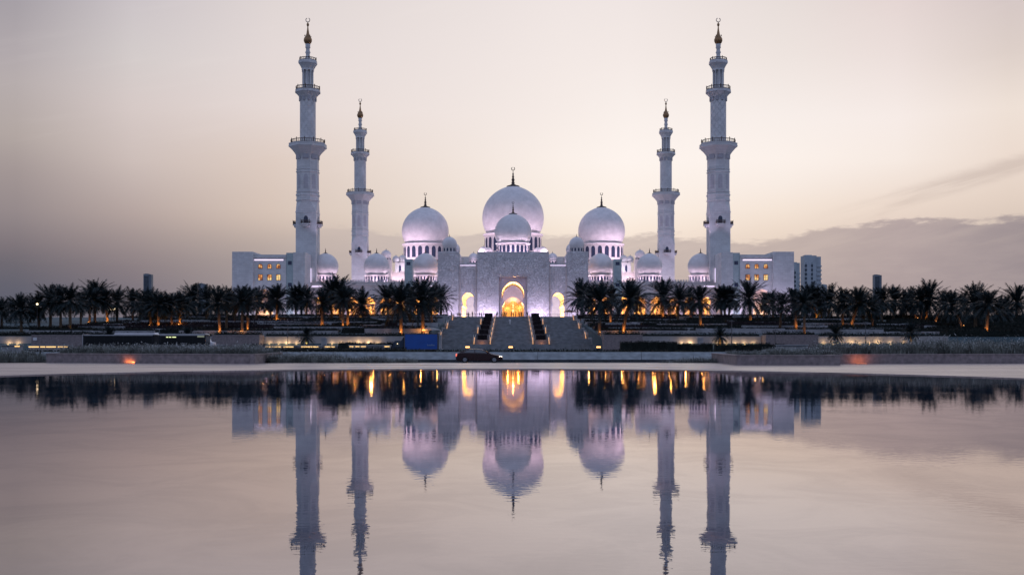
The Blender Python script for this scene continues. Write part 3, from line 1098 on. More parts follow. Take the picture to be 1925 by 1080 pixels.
def wing(sgn):
    nm = 'left' if sgn < 0 else 'right'
    d = 365.0
    xs_ = {k: abs(wx(k, d)) for k in (437, 476, 537, 551, 573)}
    root = thing('side_wing', (sgn * 84, d, PZ), 'flat roofed white wing with six lit windows at the %s end' % nm, 'building', 'flat roofed wings at both ends')
    X = lambda v: sgn * v

    def bx(m, a, b, y0, y1, z0, z1):
        a, b = sorted((X(a), X(b)))
        m.box(a, b, y0, y1, z0, z1)
    Ye = d + 26
    m = MB()
    bx(m, xs_[437], xs_[476], d - 0.5, Ye, PZ, wz(473, d))
    m.build('end_block', M['marble'], root)
    m = MB()
    cxn = xs_[476] - 3.6
    kh = keyhole(X(cxn), PZ, 3.0, 13.0, 2.5, 13.6, 3.1, 15.6, 2.8, 18)
    a, b = sorted((X(xs_[476]), X(xs_[537])))
    m.prism([wall_with_notches(a, b, PZ, wz(478, d), [kh])], d + 0.6, d + 1.4)
    bx(m, xs_[476], xs_[537], d + 1.402, Ye, 19.5, wz(478, d) - 0.3)
    bx(m, xs_[476], xs_[537], d + 0.2, d + 0.598, wz(484, d), wz(481, d))
    m.build('window_wall', M['marble'], root)
    nch = MB()
    nch.loft(kh, d + 1.2, d + 7)
    nch.prism([kh], d + 7.0, d + 7.2)
    nch.build('arch_recess', M['wash'], root)
    lamp('POINT', (X(cxn), d + 3.0, 12.4), 150, VIO, root, 0.4)
    lamp('POINT', (X(cxn + 1.4), d + 5.0, 11.0), 380, (1, 0.5, 0.14), root, 0.3)
    lamp('POINT', (X(cxn - 1.4), d + 5.0, 11.0), 380, (1, 0.5, 0.14), root, 0.3)
    m = MB()
    bx(m, abs(wx(477.5, d)), abs(wx(532, d)), d + 0.46, d + 0.596, wz(489.2, d), wz(487.0, d))
    m.build('cove_light', M['violet'], root)
    for px in (488.7, 506.0, 522.7):
        c = X(abs(wx(px, d)))
        for top in (True, False):
            f = MB()
            if top:
                z0, z1 = wz(504, d), wz(496, d)
                n = 8
                q = [(c - 0.62, z0)] + [(c - 0.62 * cos(pi * i / n), z1 - 0.62 + 0.62 * sin(pi * i / n)) for i in range(n + 1)] + [(c + 0.62, z0)]
            else:
                z0, z1 = wz(526, d), wz(516, d)
                q = [(c - 0.66, z0), (c - 0.66, z1), (c + 0.66, z1), (c + 0.66, z0)]
            cm = (sum(p[0] for p in q) / len(q), (z0 + z1) / 2)
            bigq = [(cm[0] + (x - cm[0]) * 1.22, cm[1] + (z - cm[1]) * 1.14) for x, z in q]
            f.prism([bigq, q], d + 0.52, d + 0.597)
            wf_ = f.build('window', M['bronze'], root)
            p = MB().prism([q], d + 0.56, d + 0.598).build('pane', M['litwin'], wf_)
            mu = MB()
            mu.box(c - 0.05, c + 0.05, d + 0.535, d + 0.558, z0, z1 - 0.1).box(c - 0.6, c + 0.6, d + 0.53, d + 0.557, (z0 + z1) / 2 - 0.04, (z0 + z1) / 2 + 0.04)
            mu.build('mullion', M['bronze'], wf_)
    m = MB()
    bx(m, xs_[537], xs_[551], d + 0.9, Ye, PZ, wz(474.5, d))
    gb = m.build('shaded_bay', M['green'], root)  # marble bay in shade, the green tone is painted shade
    m = MB()
    c = (xs_[537] + xs_[551]) / 2
    for zz in (wz(490, d), wz(531, d)):
        bx(m, c - 0.65, c + 0.65, d + 0.84, d + 0.898, zz - 1.3, zz)
    m.build('vent_grille', M['wdark'], gb)
    m = MB()
    bx(m, xs_[551], xs_[573], d, Ye, PZ, wz(474, d))
    pr = m.build('end_pier', M['marble'], root)
    m = MB()
    xe = xs_[573]
    for yy in (d + 10.5, d + 13.5):
        bx(m, xe - 0.06, xe - 0.003, yy, yy + 0.8, wz(527, d), wz(500, d))
    m.build('slit_light', M['violet'], pr)
    # flood from below along the front
    lamp('AREA', (X(84), d - 1.3, PZ + 0.15), 520, VIOW, root, 24.0, (X(84), d + 0.3, PZ + 3.0), sy=0.2)
    lamp('AREA', (X(83), d - 4, PZ + 0.2), 180 if sgn < 0 else 1000, VIO, root, 12.0, (X(83), d, PZ + 10), sy=0.3)
    lamp('AREA', (X(93), d - 4, PZ + 0.2), 90 if sgn < 0 else 700, VIO, root, 6.0, (X(93), d, PZ + 10), sy=0.3)
    return root


wing(-1)
wing(1)

# ------------------------------------------------------------------ minarets (built at the origin, then copied)


def railing_ring(m, r, z, h, seg, n):
    for k in range(n):
        a = 2 * pi * k / n
        big = k % 4 == 0
        w = 0.16 if big else 0.07
        m.lathe([(w, z), (w, z + h * (1.15 if big else 0.9)), (0.0, z + h * (1.35 if big else 0.95))], 5, r * cos(a), r * sin(a))
    for zz, t in ((z + h * 0.86, 0.10), (z + h * 0.10, 0.07)):
        m.lathe([(r - 0.09, zz - t), (r + 0.09, zz - t), (r + 0.09, zz + t), (r - 0.09, zz + t), (r - 0.09, zz - t)], seg, cap=False)
    for zz in (0.35, 0.6):
        m.lathe([(r, z + h * zz - 0.03), (r, z + h * zz + 0.03)], seg, cap=False)


def minaret():
    root = thing('minaret', (0, 0, 0), 'x', 'minaret', 'tall white minarets around the courtyard')
    h = 3.6
    m = MB()
    m.box(-h, h, -h, h, 0, 37.9)
    # chamfer from square to octagon
    R8 = 3.75 / cos(pi / 8)
    sq = [(h, -h), (h, h), (-h, h), (-h, -h)]
    o8 = [(R8 * cos(pi / 8 + k * pi / 4), R8 * sin(pi / 8 + k * pi / 4)) for k in range(8)]
    m.box(-h - 0.12, h + 0.12, -h - 0.12, h + 0.12, 37.9, 38.3)
    m.add([(x, y, 38.3) for x, y in sq] + [(x * 0.985, y * 0.985, 41.9) for x, y in o8],
          [(0, 1, 4 + 0, 4 + 7), (1, 4 + 1, 4 + 0), (1, 2, 4 + 2, 4 + 1), (2, 4 + 3, 4 + 2), (2, 3, 4 + 4, 4 + 3), (3, 4 + 5, 4 + 4), (3, 0, 4 + 6, 4 + 5), (0, 4 + 7, 4 + 6)])
    base = m.build('square_base', M['marble'], root)
    # balconies on the four faces
    for k in range(4):
        b = MB()
        b.box(-1.55, 1.55, -h - 1.5, -h, 33.6, 34.0)
        b.prism([[(-1.3, 33.6), (1.3, 33.6), (0.9, 32.9), (-0.9, 32.9)]], -h - 1.1, -h)
        b2 = MB()
        for i in range(9):
            x = -1.5 + 3.0 * i / 8
            b2.box(x - 0.06, x + 0.06, -h - 1.46, -h - 1.36, 34.0, 35.2 + (0.3 if i in (0, 8) else 0))
        b2.box(-1.55, 1.55, -h - 1.48, -h - 1.34, 35.05, 35.2).box(-1.55, 1.55, -h - 1.45, -h - 1.37, 34.5, 34.6)
        for s_ in (-1.5, 1.5):
            b2.box(s_ - 0.05, s_ + 0.05, -h - 1.36, -h, 35.05, 35.2).box(s_ - 0.04, s_ + 0.04, -h - 1.36, -h, 34.02, 34.9)
        n = 8
        dr = [(-0.75, 34.0)] + [(-0.75 * cos(pi * i / n), 35.9 + 0.95 * sin(pi * i / n)) for i in range(n + 1)] + [(0.75, 34.0)]
        b3 = MB().prism([dr], -h - 0.05, -h + 0.02)
        b4 = MB().prism([[(x * 1.35, (z - 34) * 1.12 + 34) for x, z in dr], dr], -h - 0.16, -h + 0.01)
        ro = Matrix.Rotation(k * pi / 2, 4, 'Z')
        for q in (b, b2, b3, b4):
            q.v = [tuple(ro @ Vector(p)) for p in q.v]
        bo = b.build('balcony', M['marble'], root)
        b2.build('railing', M['bronze'], bo)
        b3.build('doorway', M['wdark'], bo)
        b4.build('door_surround', M['marble'], bo)
    c8 = cos(pi / 8)
    m = MB()
    pr = [(3.72, 41.9), (3.72, 42.2), (3.95, 42.3), (3.95, 42.7), (3.75, 42.8), (3.75, 44.0), (3.98, 44.1), (3.98, 44.7), (3.72, 44.8), (3.72, 45.3), (3.9, 45.35), (3.9, 45.6), (3.7, 45.7),
          (3.7, 52.3), (3.92, 52.4), (3.92, 52.8), (3.72, 52.9), (3.72, 53.3), (3.88, 53.35), (3.88, 53.6), (3.7, 53.7), (3.7, 57.6)]
    for i in range(0, 9):
        t = i / 8
        pr.append((3.7 + 2.5 * (1 - cos(t * pi / 2)) ** 0.9, 57.6 + 3.8 * t))
    pr += [(6.35, 61.4), (6.35, 62.0), (6.15, 62.1), (6.3, 62.3), (6.3, 62.7), (2.7, 62.75)]
    m.lathe([(r / c8, z) for r, z in pr], 8, 0, 0, pi / 8, cap=False)
    oc = m.build('octagonal_shaft', M['marble'], root)
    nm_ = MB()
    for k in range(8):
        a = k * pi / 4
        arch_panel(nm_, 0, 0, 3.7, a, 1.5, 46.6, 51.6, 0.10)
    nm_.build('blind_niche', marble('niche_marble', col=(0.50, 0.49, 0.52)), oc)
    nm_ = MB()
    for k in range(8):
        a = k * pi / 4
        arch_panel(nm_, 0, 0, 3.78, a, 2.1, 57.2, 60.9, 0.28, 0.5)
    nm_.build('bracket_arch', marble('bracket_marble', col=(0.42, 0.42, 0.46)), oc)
    m = MB()
    railing_ring(m, 6.0, 62.7, 1.35, 32, 48)
    m.build('railing', M['bronze'], oc)
    m = MB()
    m.lathe([(2.95, 62.74), (2.95, 63.3), (2.78, 63.4), (2.78, 78.4)], 32, cap=False)
    pr = [(2.78, 78.4)]
    for i in range(0, 7):
        t = i / 6
        pr.append((2.8 + 1.5 * (1 - cos(t * pi / 2)), 78.5 + 2.4 * t))
    pr += [(4.45, 80.9), (4.45, 81.5), (4.3, 81.6), (4.4, 81.9), (1.4, 81.95)]
    m.lathe(pr, 32, cap=False)
    cy_ = m.build('round_shaft', M['lattice'], root)
    smooth_by_angle(cy_, 35)
    nm_ = MB()
    for k in range(10):
        arch_panel(nm_, 0, 0, 2.95, 2 * pi * k / 10, 1.05, 78.0, 80.4, 0.14, 0.3)
    nm_.build('bracket_arch', bpy.data.materials['bracket_marble'], cy_)
    m = MB()
    railing_ring(m, 4.2, 81.9, 1.25, 24, 32)
    m.build('railing', M['bronze'], cy_)
    m = MB()
    m.lathe([(1.35, 81.94), (1.35, 89.2)], 16, cap=False)
    for k in range(8):
        a = 2 * pi * k / 8
        m.lathe([(0.42, 81.95), (0.42, 82.5), (0.30, 82.7), (0.30, 88.2), (0.45, 88.6), (0.45, 88.95)], 8, 1.72 * cos(a), 1.72 * sin(a))
    pr = [(2.1, 88.9), (2.12, 89.5), (2.3, 89.9), (2.75, 90.7), (3.1, 91.2), (3.2, 91.3), (3.2, 92.0), (3.1, 92.2), (3.15, 92.4), (0.9, 92.45)]
    m.lathe([(r / c8 * 0.98, z) for r, z in pr], 8, 0, 0, pi / 8, cap=True)
    lt = m.build('lantern', M['marble'], root)
    m = MB()
    railing_ring(m, 2.95, 92.4, 0.95, 16, 20)
    m.build('railing', M['bronze'], lt)
    m = MB()
    m.lathe([(1.3, 92.44), (1.1, 93.2), (0.75, 94.0), (0.7, 94.9), (0.95, 95.4), (0.72, 95.9), (0.66, 96.7), (0.95, 97.2), (0.8, 97.6), (0.95, 98.3), (0.6, 98.5)], 16)
    sp_ = m.build('spire', M['marble'], root, True)
    m = MB()
    m.lathe([(0.6, 98.3), (1.15, 98.75), (1.48, 99.5), (1.46, 100.1), (1.15, 100.8), (0.75, 101.3), (0.5, 102.2), (0.3, 103.5), (0.18, 104.6), (0.42, 105.1), (0.46, 105.5), (0.16, 106.0), (0.05, 106.3)], 16)
    for k in range(4):
        a = pi / 4 + k * pi / 2
        m.lathe([(0.06, 100.9), (0.2, 101.2), (0.2, 101.35), (0, 101.6)], 6, 1.25 * cos(a), 1.25 * sin(a))
    m.build('golden_ball', M['gold'], sp_, True)
    m = MB()
    pts = []
    for k in range(15):
        a = radians(90 + 25) + radians(310) * k / 14
        pts.append((0.72 * cos(a), 0, 107.0 + 0.72 * sin(a)))
    m.tube(pts, 0.16, 0.16, 5)
    m.build('crescent', M['crescent'], sp_)
    return root


MN = minaret()
mins = [(-73.3, 380.0, 'nearer tall minaret standing behind the left wing'), (73.3, 380.0, 'nearer tall minaret standing behind the right wing'),
        (-73.0, 508.0, 'farther minaret between two small domes, left of the left big dome'), (73.0, 508.0, 'farther minaret between two small domes, right of the right big dome')]
for i, (x, y, lb) in enumerate(mins):
    o = MN if i == 0 else dup(MN)
    o.location = (x, y, PZ)
    o['label'] = lb
    if y > 400:
        lamp('SPOT', (x * 0.86, y - 40, 22), 16000, VIO, o, 0.5, (x, y, 45), 55)
        lamp('SPOT', (x, y - 14, 24), 2500, (1.0, 0.75, 0.9), o, 0.5, (x, y, 34), 70)
    else:
        sg = 1 if x > 0 else -1
        lamp('SPOT', (x - sg * 12, y - 10, 33), 5000 if sg > 0 else 2500, VIO, o, 0.5, (x, y, 55), 60)

# ------------------------------------------------------------------ prayer hall with the three great domes
hall = thing('prayer_hall', (0, 570, PZ), 'prayer hall with the largest central dome between two big domes, behind the courtyard', 'building')
m = MB().box(-61.5, 61.5, 524, 640, PZ, 33.6)
m.build('lower_storey', M['wash'], hall)
m = MB()
crenels(m, -61.5, 61.5, 524.05, 524.6, 33.6, 1.5, 1.4)
m.build('parapet', M['wash'], hall)
m = MB().box(-59, 59, 532, 632, 33.61, 40.0).box(-38, 38, 540, 620, 40.01, 43.1)
m.build('upper_storey', M['wash'], hall)
m = MB()
for k in range(40):
    x = -58 + 116 * (k + 0.5) / 40
    m.prism([[(x - 0.55, 34.8), (x - 0.55, 37.6), (x, 38.6), (x + 0.55, 37.6), (x + 0.55, 34.8)]], 531.9, 531.998)
m.build('window_band', M['wdark'], hall)
dd = 570.0
dome(hall, 0, dd, 16.5, wz(409.5, dd), wz(440, dd), 15.2, wz(480, dd), 24, 10.0, (0.6, 0.14, 0.80), 64, True, True, 'largest central dome')
dome(hall, -47.0, dd, 12.5, wz(434.5, dd), wz(458.5, dd), 11.6, wz(490, dd), 20, 7.6, (0.6, 0.14, 0.80), 56, True, True, 'big dome left of the central dome')
dome(hall, 47.4, dd, 12.5, wz(434.5, dd), wz(458.5, dd), 11.6, wz(490, dd), 20, 7.6, (0.6, 0.14, 0.80), 56, True, True, 'big dome right of the central dome')
m = MB()
for s_ in (-1, 1):
    a, b = sorted((s_ * 64.5, s_ * 59.6))
    MB().box(a, b, 519, 523.9, PZ, wz(487, 520)).build('corner_tower', M['wash'], hall)
    dome(hall, s_ * 62.2, 521.4, 2.5, wz(479, 520), wz(484.5, 520), 2.3, wz(487.2, 520), 8, 1.2, (0.4, 0.3, 0.8), 24, False)
    for px, yy, rr in ((742.5, 526.5, 1.75), (755, 528, 2.05)):
        x = s_ * abs(wx(px, yy))
        dome(hall, x, yy + 4.2, rr, wz(486, yy), wz(491, yy), rr * 0.9, 39.9, 10, 1.0, (0.5, 0.2, 0.8), 24, False)
    for x, yy, rr in ((15.4, 553, 2.6), (13.0, 555, 2.3)):
        dome(hall, s_ * x, yy, rr, wz(473, yy), wz(479, yy), rr * 0.9, 43.05, 10, 1.1, (0.5, 0.2, 0.8), 24, False)
dome_wash(0, dd, 31, wz(488, dd), 4600, hall, (-165, -128, -90, -52, -15), size=1.0)
for s_ in (-1, 1):
    dome_wash(s_ * 47.2, dd, 25, wz(494, dd), 3900, hall, (-165, -128, -90, -52, -15), size=1.0)
    lamp('SPOT', (s_ * 61, 508, 24), 2500, (1.0, 0.72, 0.88), hall, 1.0, (s_ * 62, 521, 38), 60)
    lamp('AREA', (s_ * 22, 500, PZ + 0.3), 9000, (1.0, 0.80, 0.92), hall, 26.0, (s_ * 22, 524, 19), sy=1.0)  # added courtyard lamp, tints the hall front pink behind the side arches
    lamp('AREA', (s_ * 55, 519, 24), 3500, (1.0, 0.72, 0.86), hall, 12.0, (s_ * 55, 524, 33), sy=0.6)
    lamp('AREA', (s_ * 54, 527.5, 34.2), 900, VIOW, hall, 10.0, (s_ * 54, 532, 39), sy=0.4)

#__PART2__
# ------------------------------------------------------------------ far towers
def high_rise(px0, px1, ytop, d, label, cols, pale, stripes=True):
    x0, x1 = wx(px0, d), wx(px1, d)
    zt = wz(ytop, d)
    w = x1 - x0
    root = thing('high_rise', ((x0 + x1) / 2, d, 2.0), label, 'tower block')
    b = MB().box(x0, x0 + w * 0.72, d, d + w * 0.8, 2.0, zt).box(x0 + w * 0.72, x1, d + w * 0.08, d + w * 0.8, 2.0, zt - w * 0.06)
    b.box(x0 + w * 0.1, x0 + w * 0.5, d + w * 0.2, d + w * 0.6, zt, zt + w * 0.05)
    b.build('body', M['towerlight'] if pale else M['tower'], root)
    n = int((zt - 12) / 3.6)
    if stripes:
        for c0, c1 in cols:
            m = MB()
            for i in range(n):
                z = 8 + i * 3.6
                m.box(x0 + w * c0, x0 + w * c1, d - 0.25, d - 0.01, z, z + 2.0)
            m.box(x0 + w * (c0 + c1) / 2 - 0.15, x0 + w * (c0 + c1) / 2 + 0.15, d - 0.2, d - 0.02, 8, 8 + n * 3.6)
            m.build('window_column', M['towerglass'], root)
        m = MB()
        for i in range(n):
            z = 8 + i * 3.6
            m.box(x0 + w * 0.74, x1 + w * 0.03, d + w * 0.02, d + w * 0.078, z, z + 1.2)
        m.build('balcony_stack', M['towerlight'], root)
    else:
        m = MB().box(x0 + w * 0.1, x0 + w * 0.66, d - 0.3, d - 0.01, 8, zt - w * 0.25)
        m.build('glass_front', M['towerglass'], root)
        m = MB().box(x0 + w * 0.78, x0 + w * 0.95, d + w * 0.02, d + w * 0.078, zt - w * 1.1, zt - w * 0.85)
        m.build('sign_panel', M['tower'], root)
    return root


high_rise(1512, 1544, 480, 900, 'pale striped tower block standing apart, right of the right wing', [(0.03, 0.16), (0.40, 0.50)], True)
high_rise(1484, 1504, 492.5, 880, 'tower block half hidden directly behind the right wing', [(0.1, 0.3), (0.4, 0.6)], True)
high_rise(1644, 1658, 516, 1100, 'slim dark tower rising over the palms at the right', [], False, False)
high_rise(269.5, 284, 514.5, 1100, 'slim dark tower rising over the palms at the left', [], False, False)
high_rise(373, 386, 532.5, 800, 'low square block just showing above the palms left of the left wing', [(0.1, 0.5)], False)
high_rise(1545, 1555, 534, 800, 'low pale block showing above the palms right of the striped tower', [(0.1, 0.5)], True)

# ------------------------------------------------------------------ great staircase
ST0, ST1, NF = 252.0, 330.6, 6
sm = MB()
zb0, zt0 = 0.3, PZ + 0.004
SN = 8
rise = (zt0 - zb0) / (NF * SN)
fl = (ST1 - ST0) / NF
prof = [(ST0, -0.85)]
z = zb0
y = ST0
lands = []
for i in range(NF):
    for k in range(SN):
        prof.append((y, z + rise))
        z += rise
        if k < SN - 1:
            prof[-1:] = [(y, z), (y + 0.42, z)]
            y += 0.42
        else:
            prof[-1:] = [(y, z)]
    yl = ST0 + fl * (i + 1)
    prof.append((yl, z))
    lands.append((y, yl, z))
    y = yl
# add risers
p2 = []
zz = zb0
p2.append((ST0, -0.85))
p2.append((ST0, zb0))
for (yy, z_) in prof[1:]:
    if abs(z_ - p2[-1][1]) > 1e-6 and abs(yy - p2[-1][0]) > 1e-6:
        p2.append((yy, p2[-1][1]))
    p2.append((yy, z_))
p2.append((ST1 + 0.6, p2[-1][1]))
n = len(p2)
sm.add([(-SH, yy, z_) for yy, z_ in p2] + [(SH, yy, z_) for yy, z_ in p2], [(i, i + 1, n + i + 1, n + i) for i in range(n - 1)])
stair = struct(sm, 'staircase', M['granite'])
struct(MB().box(-SH, SH, 331.201, 331.299, 7.9, PZ), 'stair_head', M['granite'])
struct(MB().box(-30, 40, 240.5, 251.99, -0.9, 0.28).box(-30, 40, 240.2, 240.498, -0.9, 0.42), 'forecourt', M['granite'])
for s_ in (-1, 1):
    nm = 'left' if s_ < 0 else 'right'
    ck = MB()
    a, b = sorted((s_ * (SH + 0.01), s_ * (SH + 0.55)))
    for i, (ya, yb, zl) in enumerate(lands):
        ck.box(a, b, ST0 + fl * i, ST0 + fl * (i + 1) - 0.01, -0.9, zl + 0.35)
    c = ck.build('cheek_wall', M['terrace'])
    tag(c, 'stepped stone cheek wall along the %s edge of the staircase' % nm, 'wall', 'stair cheek walls')

# stepped planters with clipped hedge blocks dividing the flights
LR = ['lowest', 'second lowest', 'third lowest', 'third highest', 'second highest', 'topmost']


def leafbox(m, x0, x1, y0, y1, z0, z1, size, dens, jit=0.15, mi=0, seed=1):
    r = random.Random(seed)
    c = size * 0.35
    m.box(x0 + c, x1 - c, y0 + c, y1 - c, z0, z1 - c, mi)
    n = int(((x1 - x0) * (z1 - z0) * 1.0 + (x1 - x0) * (y1 - y0)) * dens)
    for _ in range(n):
        if r.random() < (z1 - z0) / ((z1 - z0) + (y1 - y0)):
            p = Vector((r.uniform(x0, x1), y0 + r.uniform(-0.3, 1) * c, r.uniform(z0, z1)))
        else:
            p = Vector((r.uniform(x0, x1), r.uniform(y0, y1), z1 - c * 0.6 + abs(r.gauss(0, jit))))
        d1 = Vector((r.gauss(0, 1), r.gauss(0, 1), r.gauss(0.5, 1))).normalized() * size * r.uniform(0.6, 1.3)
        d2 = d1.cross(Vector((r.gauss(0, 1), r.gauss(0, 1), r.gauss(0, 1)))).normalized() * size * 0.5
        m.add([tuple(p - d1 * 0.5), tuple(p + d2 * 0.5), tuple(p + d1 * 0.5), tuple(p - d2 * 0.5)], [(0, 1, 2, 3)], mi)


for s_, xc, nm in ((-1, -7.35, 'left'), (1, 6.65, 'right')):
    sp_ = MB()
    for i, (ya, yb, zl) in enumerate(lands):
        sp_.box(xc - 1.55, xc + 1.55, ST0 + fl * i - 2.2, ST0 + fl * (i + 1) - 2.21, -0.9, zl + 0.30 - rise * 3)
    o = sp_.build('stepped_planter', M['pinkstone'])
    tag(o, 'stepped stone planter dividing the staircase, %s of its centre flight' % nm, 'planter', 'stair planters')
    for i, (ya, yb, zl) in enumerate(lands):
        hb = MB()
        y0 = ST0 + fl * i + 1.0
        zbm = zl + 0.30 - rise * 3
        leafbox(hb, xc - 1.2, xc + 1.2, y0, y0 + 4.2, zbm, zbm + 1.12, 0.16, 60, 0.05, seed=i + 10 * s_)
        h = hb.build('hedge_block', M['leaf_red'])
        tag(h, '%s clipped hedge block on the %s stair planter' % (LR[i], nm), 'hedge', 'hedge blocks on the stair planters')
    # warm front light at the foot of the planter
    lamp('POINT', (xc, ST0 - 3.0, 0.55), 22, (1, 0.42, 0.14), o, 0.1)


def handrail(x, i, label, lit=True):
    ya, yb, zl = lands[i]
    y0 = ST0 + fl * i - 0.4
    y1 = y0 + SN * 0.42 + 0.3
    zA = (lands[i - 1][2] if i else zb0)
    root = thing('handrail', (x, y0, zA), label, 'handrail', 'lit handrails on the staircase')
    for e in (-0.22, 0.22):
        m = MB().tube([(x + e, y0, zA + 0.95), (x + e, y1, zl + 0.95)], 0.06, seg=6)
        m.build('rail', M['steel'], root)
    for yy, zz in ((y0 + 0.05, zA), (y1 - 0.05, zl)):
        for e in (-0.22, 0.22):
            m = MB().tube([(x + e, yy, zz), (x + e, yy, zz + 0.93)], 0.05, seg=6)
            m.build('post', M['steel'], root)
    if lit:
        m = MB().box(x - 0.05, x + 0.05, y0 + 0.1, y1 - 0.1, zA + 0.02, zA + 0.12)
        m = MB()
        m.add([(x - 0.09, y0, zA + 0.10), (x + 0.09, y0, zA + 0.10), (x + 0.09, y1, zl + 0.10), (x - 0.09, y1, zl + 0.10),
               (x - 0.09, y0, zA + 0.42), (x + 0.09, y0, zA + 0.42), (x + 0.09, y1, zl + 0.42), (x - 0.09, y1, zl + 0.42)],
              [(0, 1, 2, 3), (4, 5, 6, 7), (0, 1, 5, 4), (1, 2, 6, 5), (2, 3, 7, 6), (3, 0, 4, 7)])
        m.build('light_strip', M['amber_dim'], root)


M['amber_dim'] = pmat('lit_amber_dim', (0.1, 0.1, 0.1), 0.5, 0, 0, emit=(1.0, 0.48, 0.2), es=0.75)
for i in range(NF):
    for xc, nm in ((-7.35, 'left'), (6.65, 'right')):
        inn = xc + (1.95 if xc < 0 else -1.95)
        out = xc - (1.9 if xc < 0 else -1.9)
        handrail(inn, i, '%s handrail beside the %s stair planter on its inner side' % (LR[i], nm))
        if i in (0, 2, 4):
            handrail(out, i, '%s handrail beside the %s stair planter on its outer side' % (LR[i], nm))
    if i in (1, 3, 5):
        for s_, nm in ((-1, 'left'), (1, 'right')):
            handrail(s_ * (SH - 0.5), i, '%s handrail at the %s outer edge of the staircase' % (LR[i], nm))

# low barrier rail along the platform edge
rr = thing('platform_railing', (0, 331.8, PZ), 'thin metal railing along the platform edge above the staircase', 'railing')
for a, b in ((-18.4, -5.2), (5.2, 18.4)):
    m = MB()
    for zz in (0.55, 1.05):
        m.box(a, b, 331.78, 331.82, PZ + zz - 0.03, PZ + zz + 0.03)
    m.build('rail', M['metal'], rr)
    k = 6
    for i in range(k + 1):
        x = a + (b - a) * i / k
        MB().box(x - 0.03, x + 0.03, 331.77, 331.83, PZ, PZ + 1.1).build('post', M['metal'], rr)

# ------------------------------------------------------------------ terraces: walls and hedges
HG = {'left': 0, 'right': 0}


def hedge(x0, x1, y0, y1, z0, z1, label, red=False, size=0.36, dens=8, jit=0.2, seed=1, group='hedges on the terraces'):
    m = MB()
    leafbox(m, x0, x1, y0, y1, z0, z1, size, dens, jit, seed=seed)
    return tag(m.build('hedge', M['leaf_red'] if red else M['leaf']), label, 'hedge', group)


def twall(x0, x1, y0, y1, z0, z1, label, mat='terrace', group='terrace walls', name='terrace_wall'):
    m = MB().bbox(x0, x1, y0, y1, z0, z1, 0.05)
    m.box(x0 - 0.04, x1 + 0.04, y0 - 0.06, y0 - 0.002, z1 - 0.16, z1 - 0.052)
    return tag(m.build(name, M[mat]), label, 'wall', group)


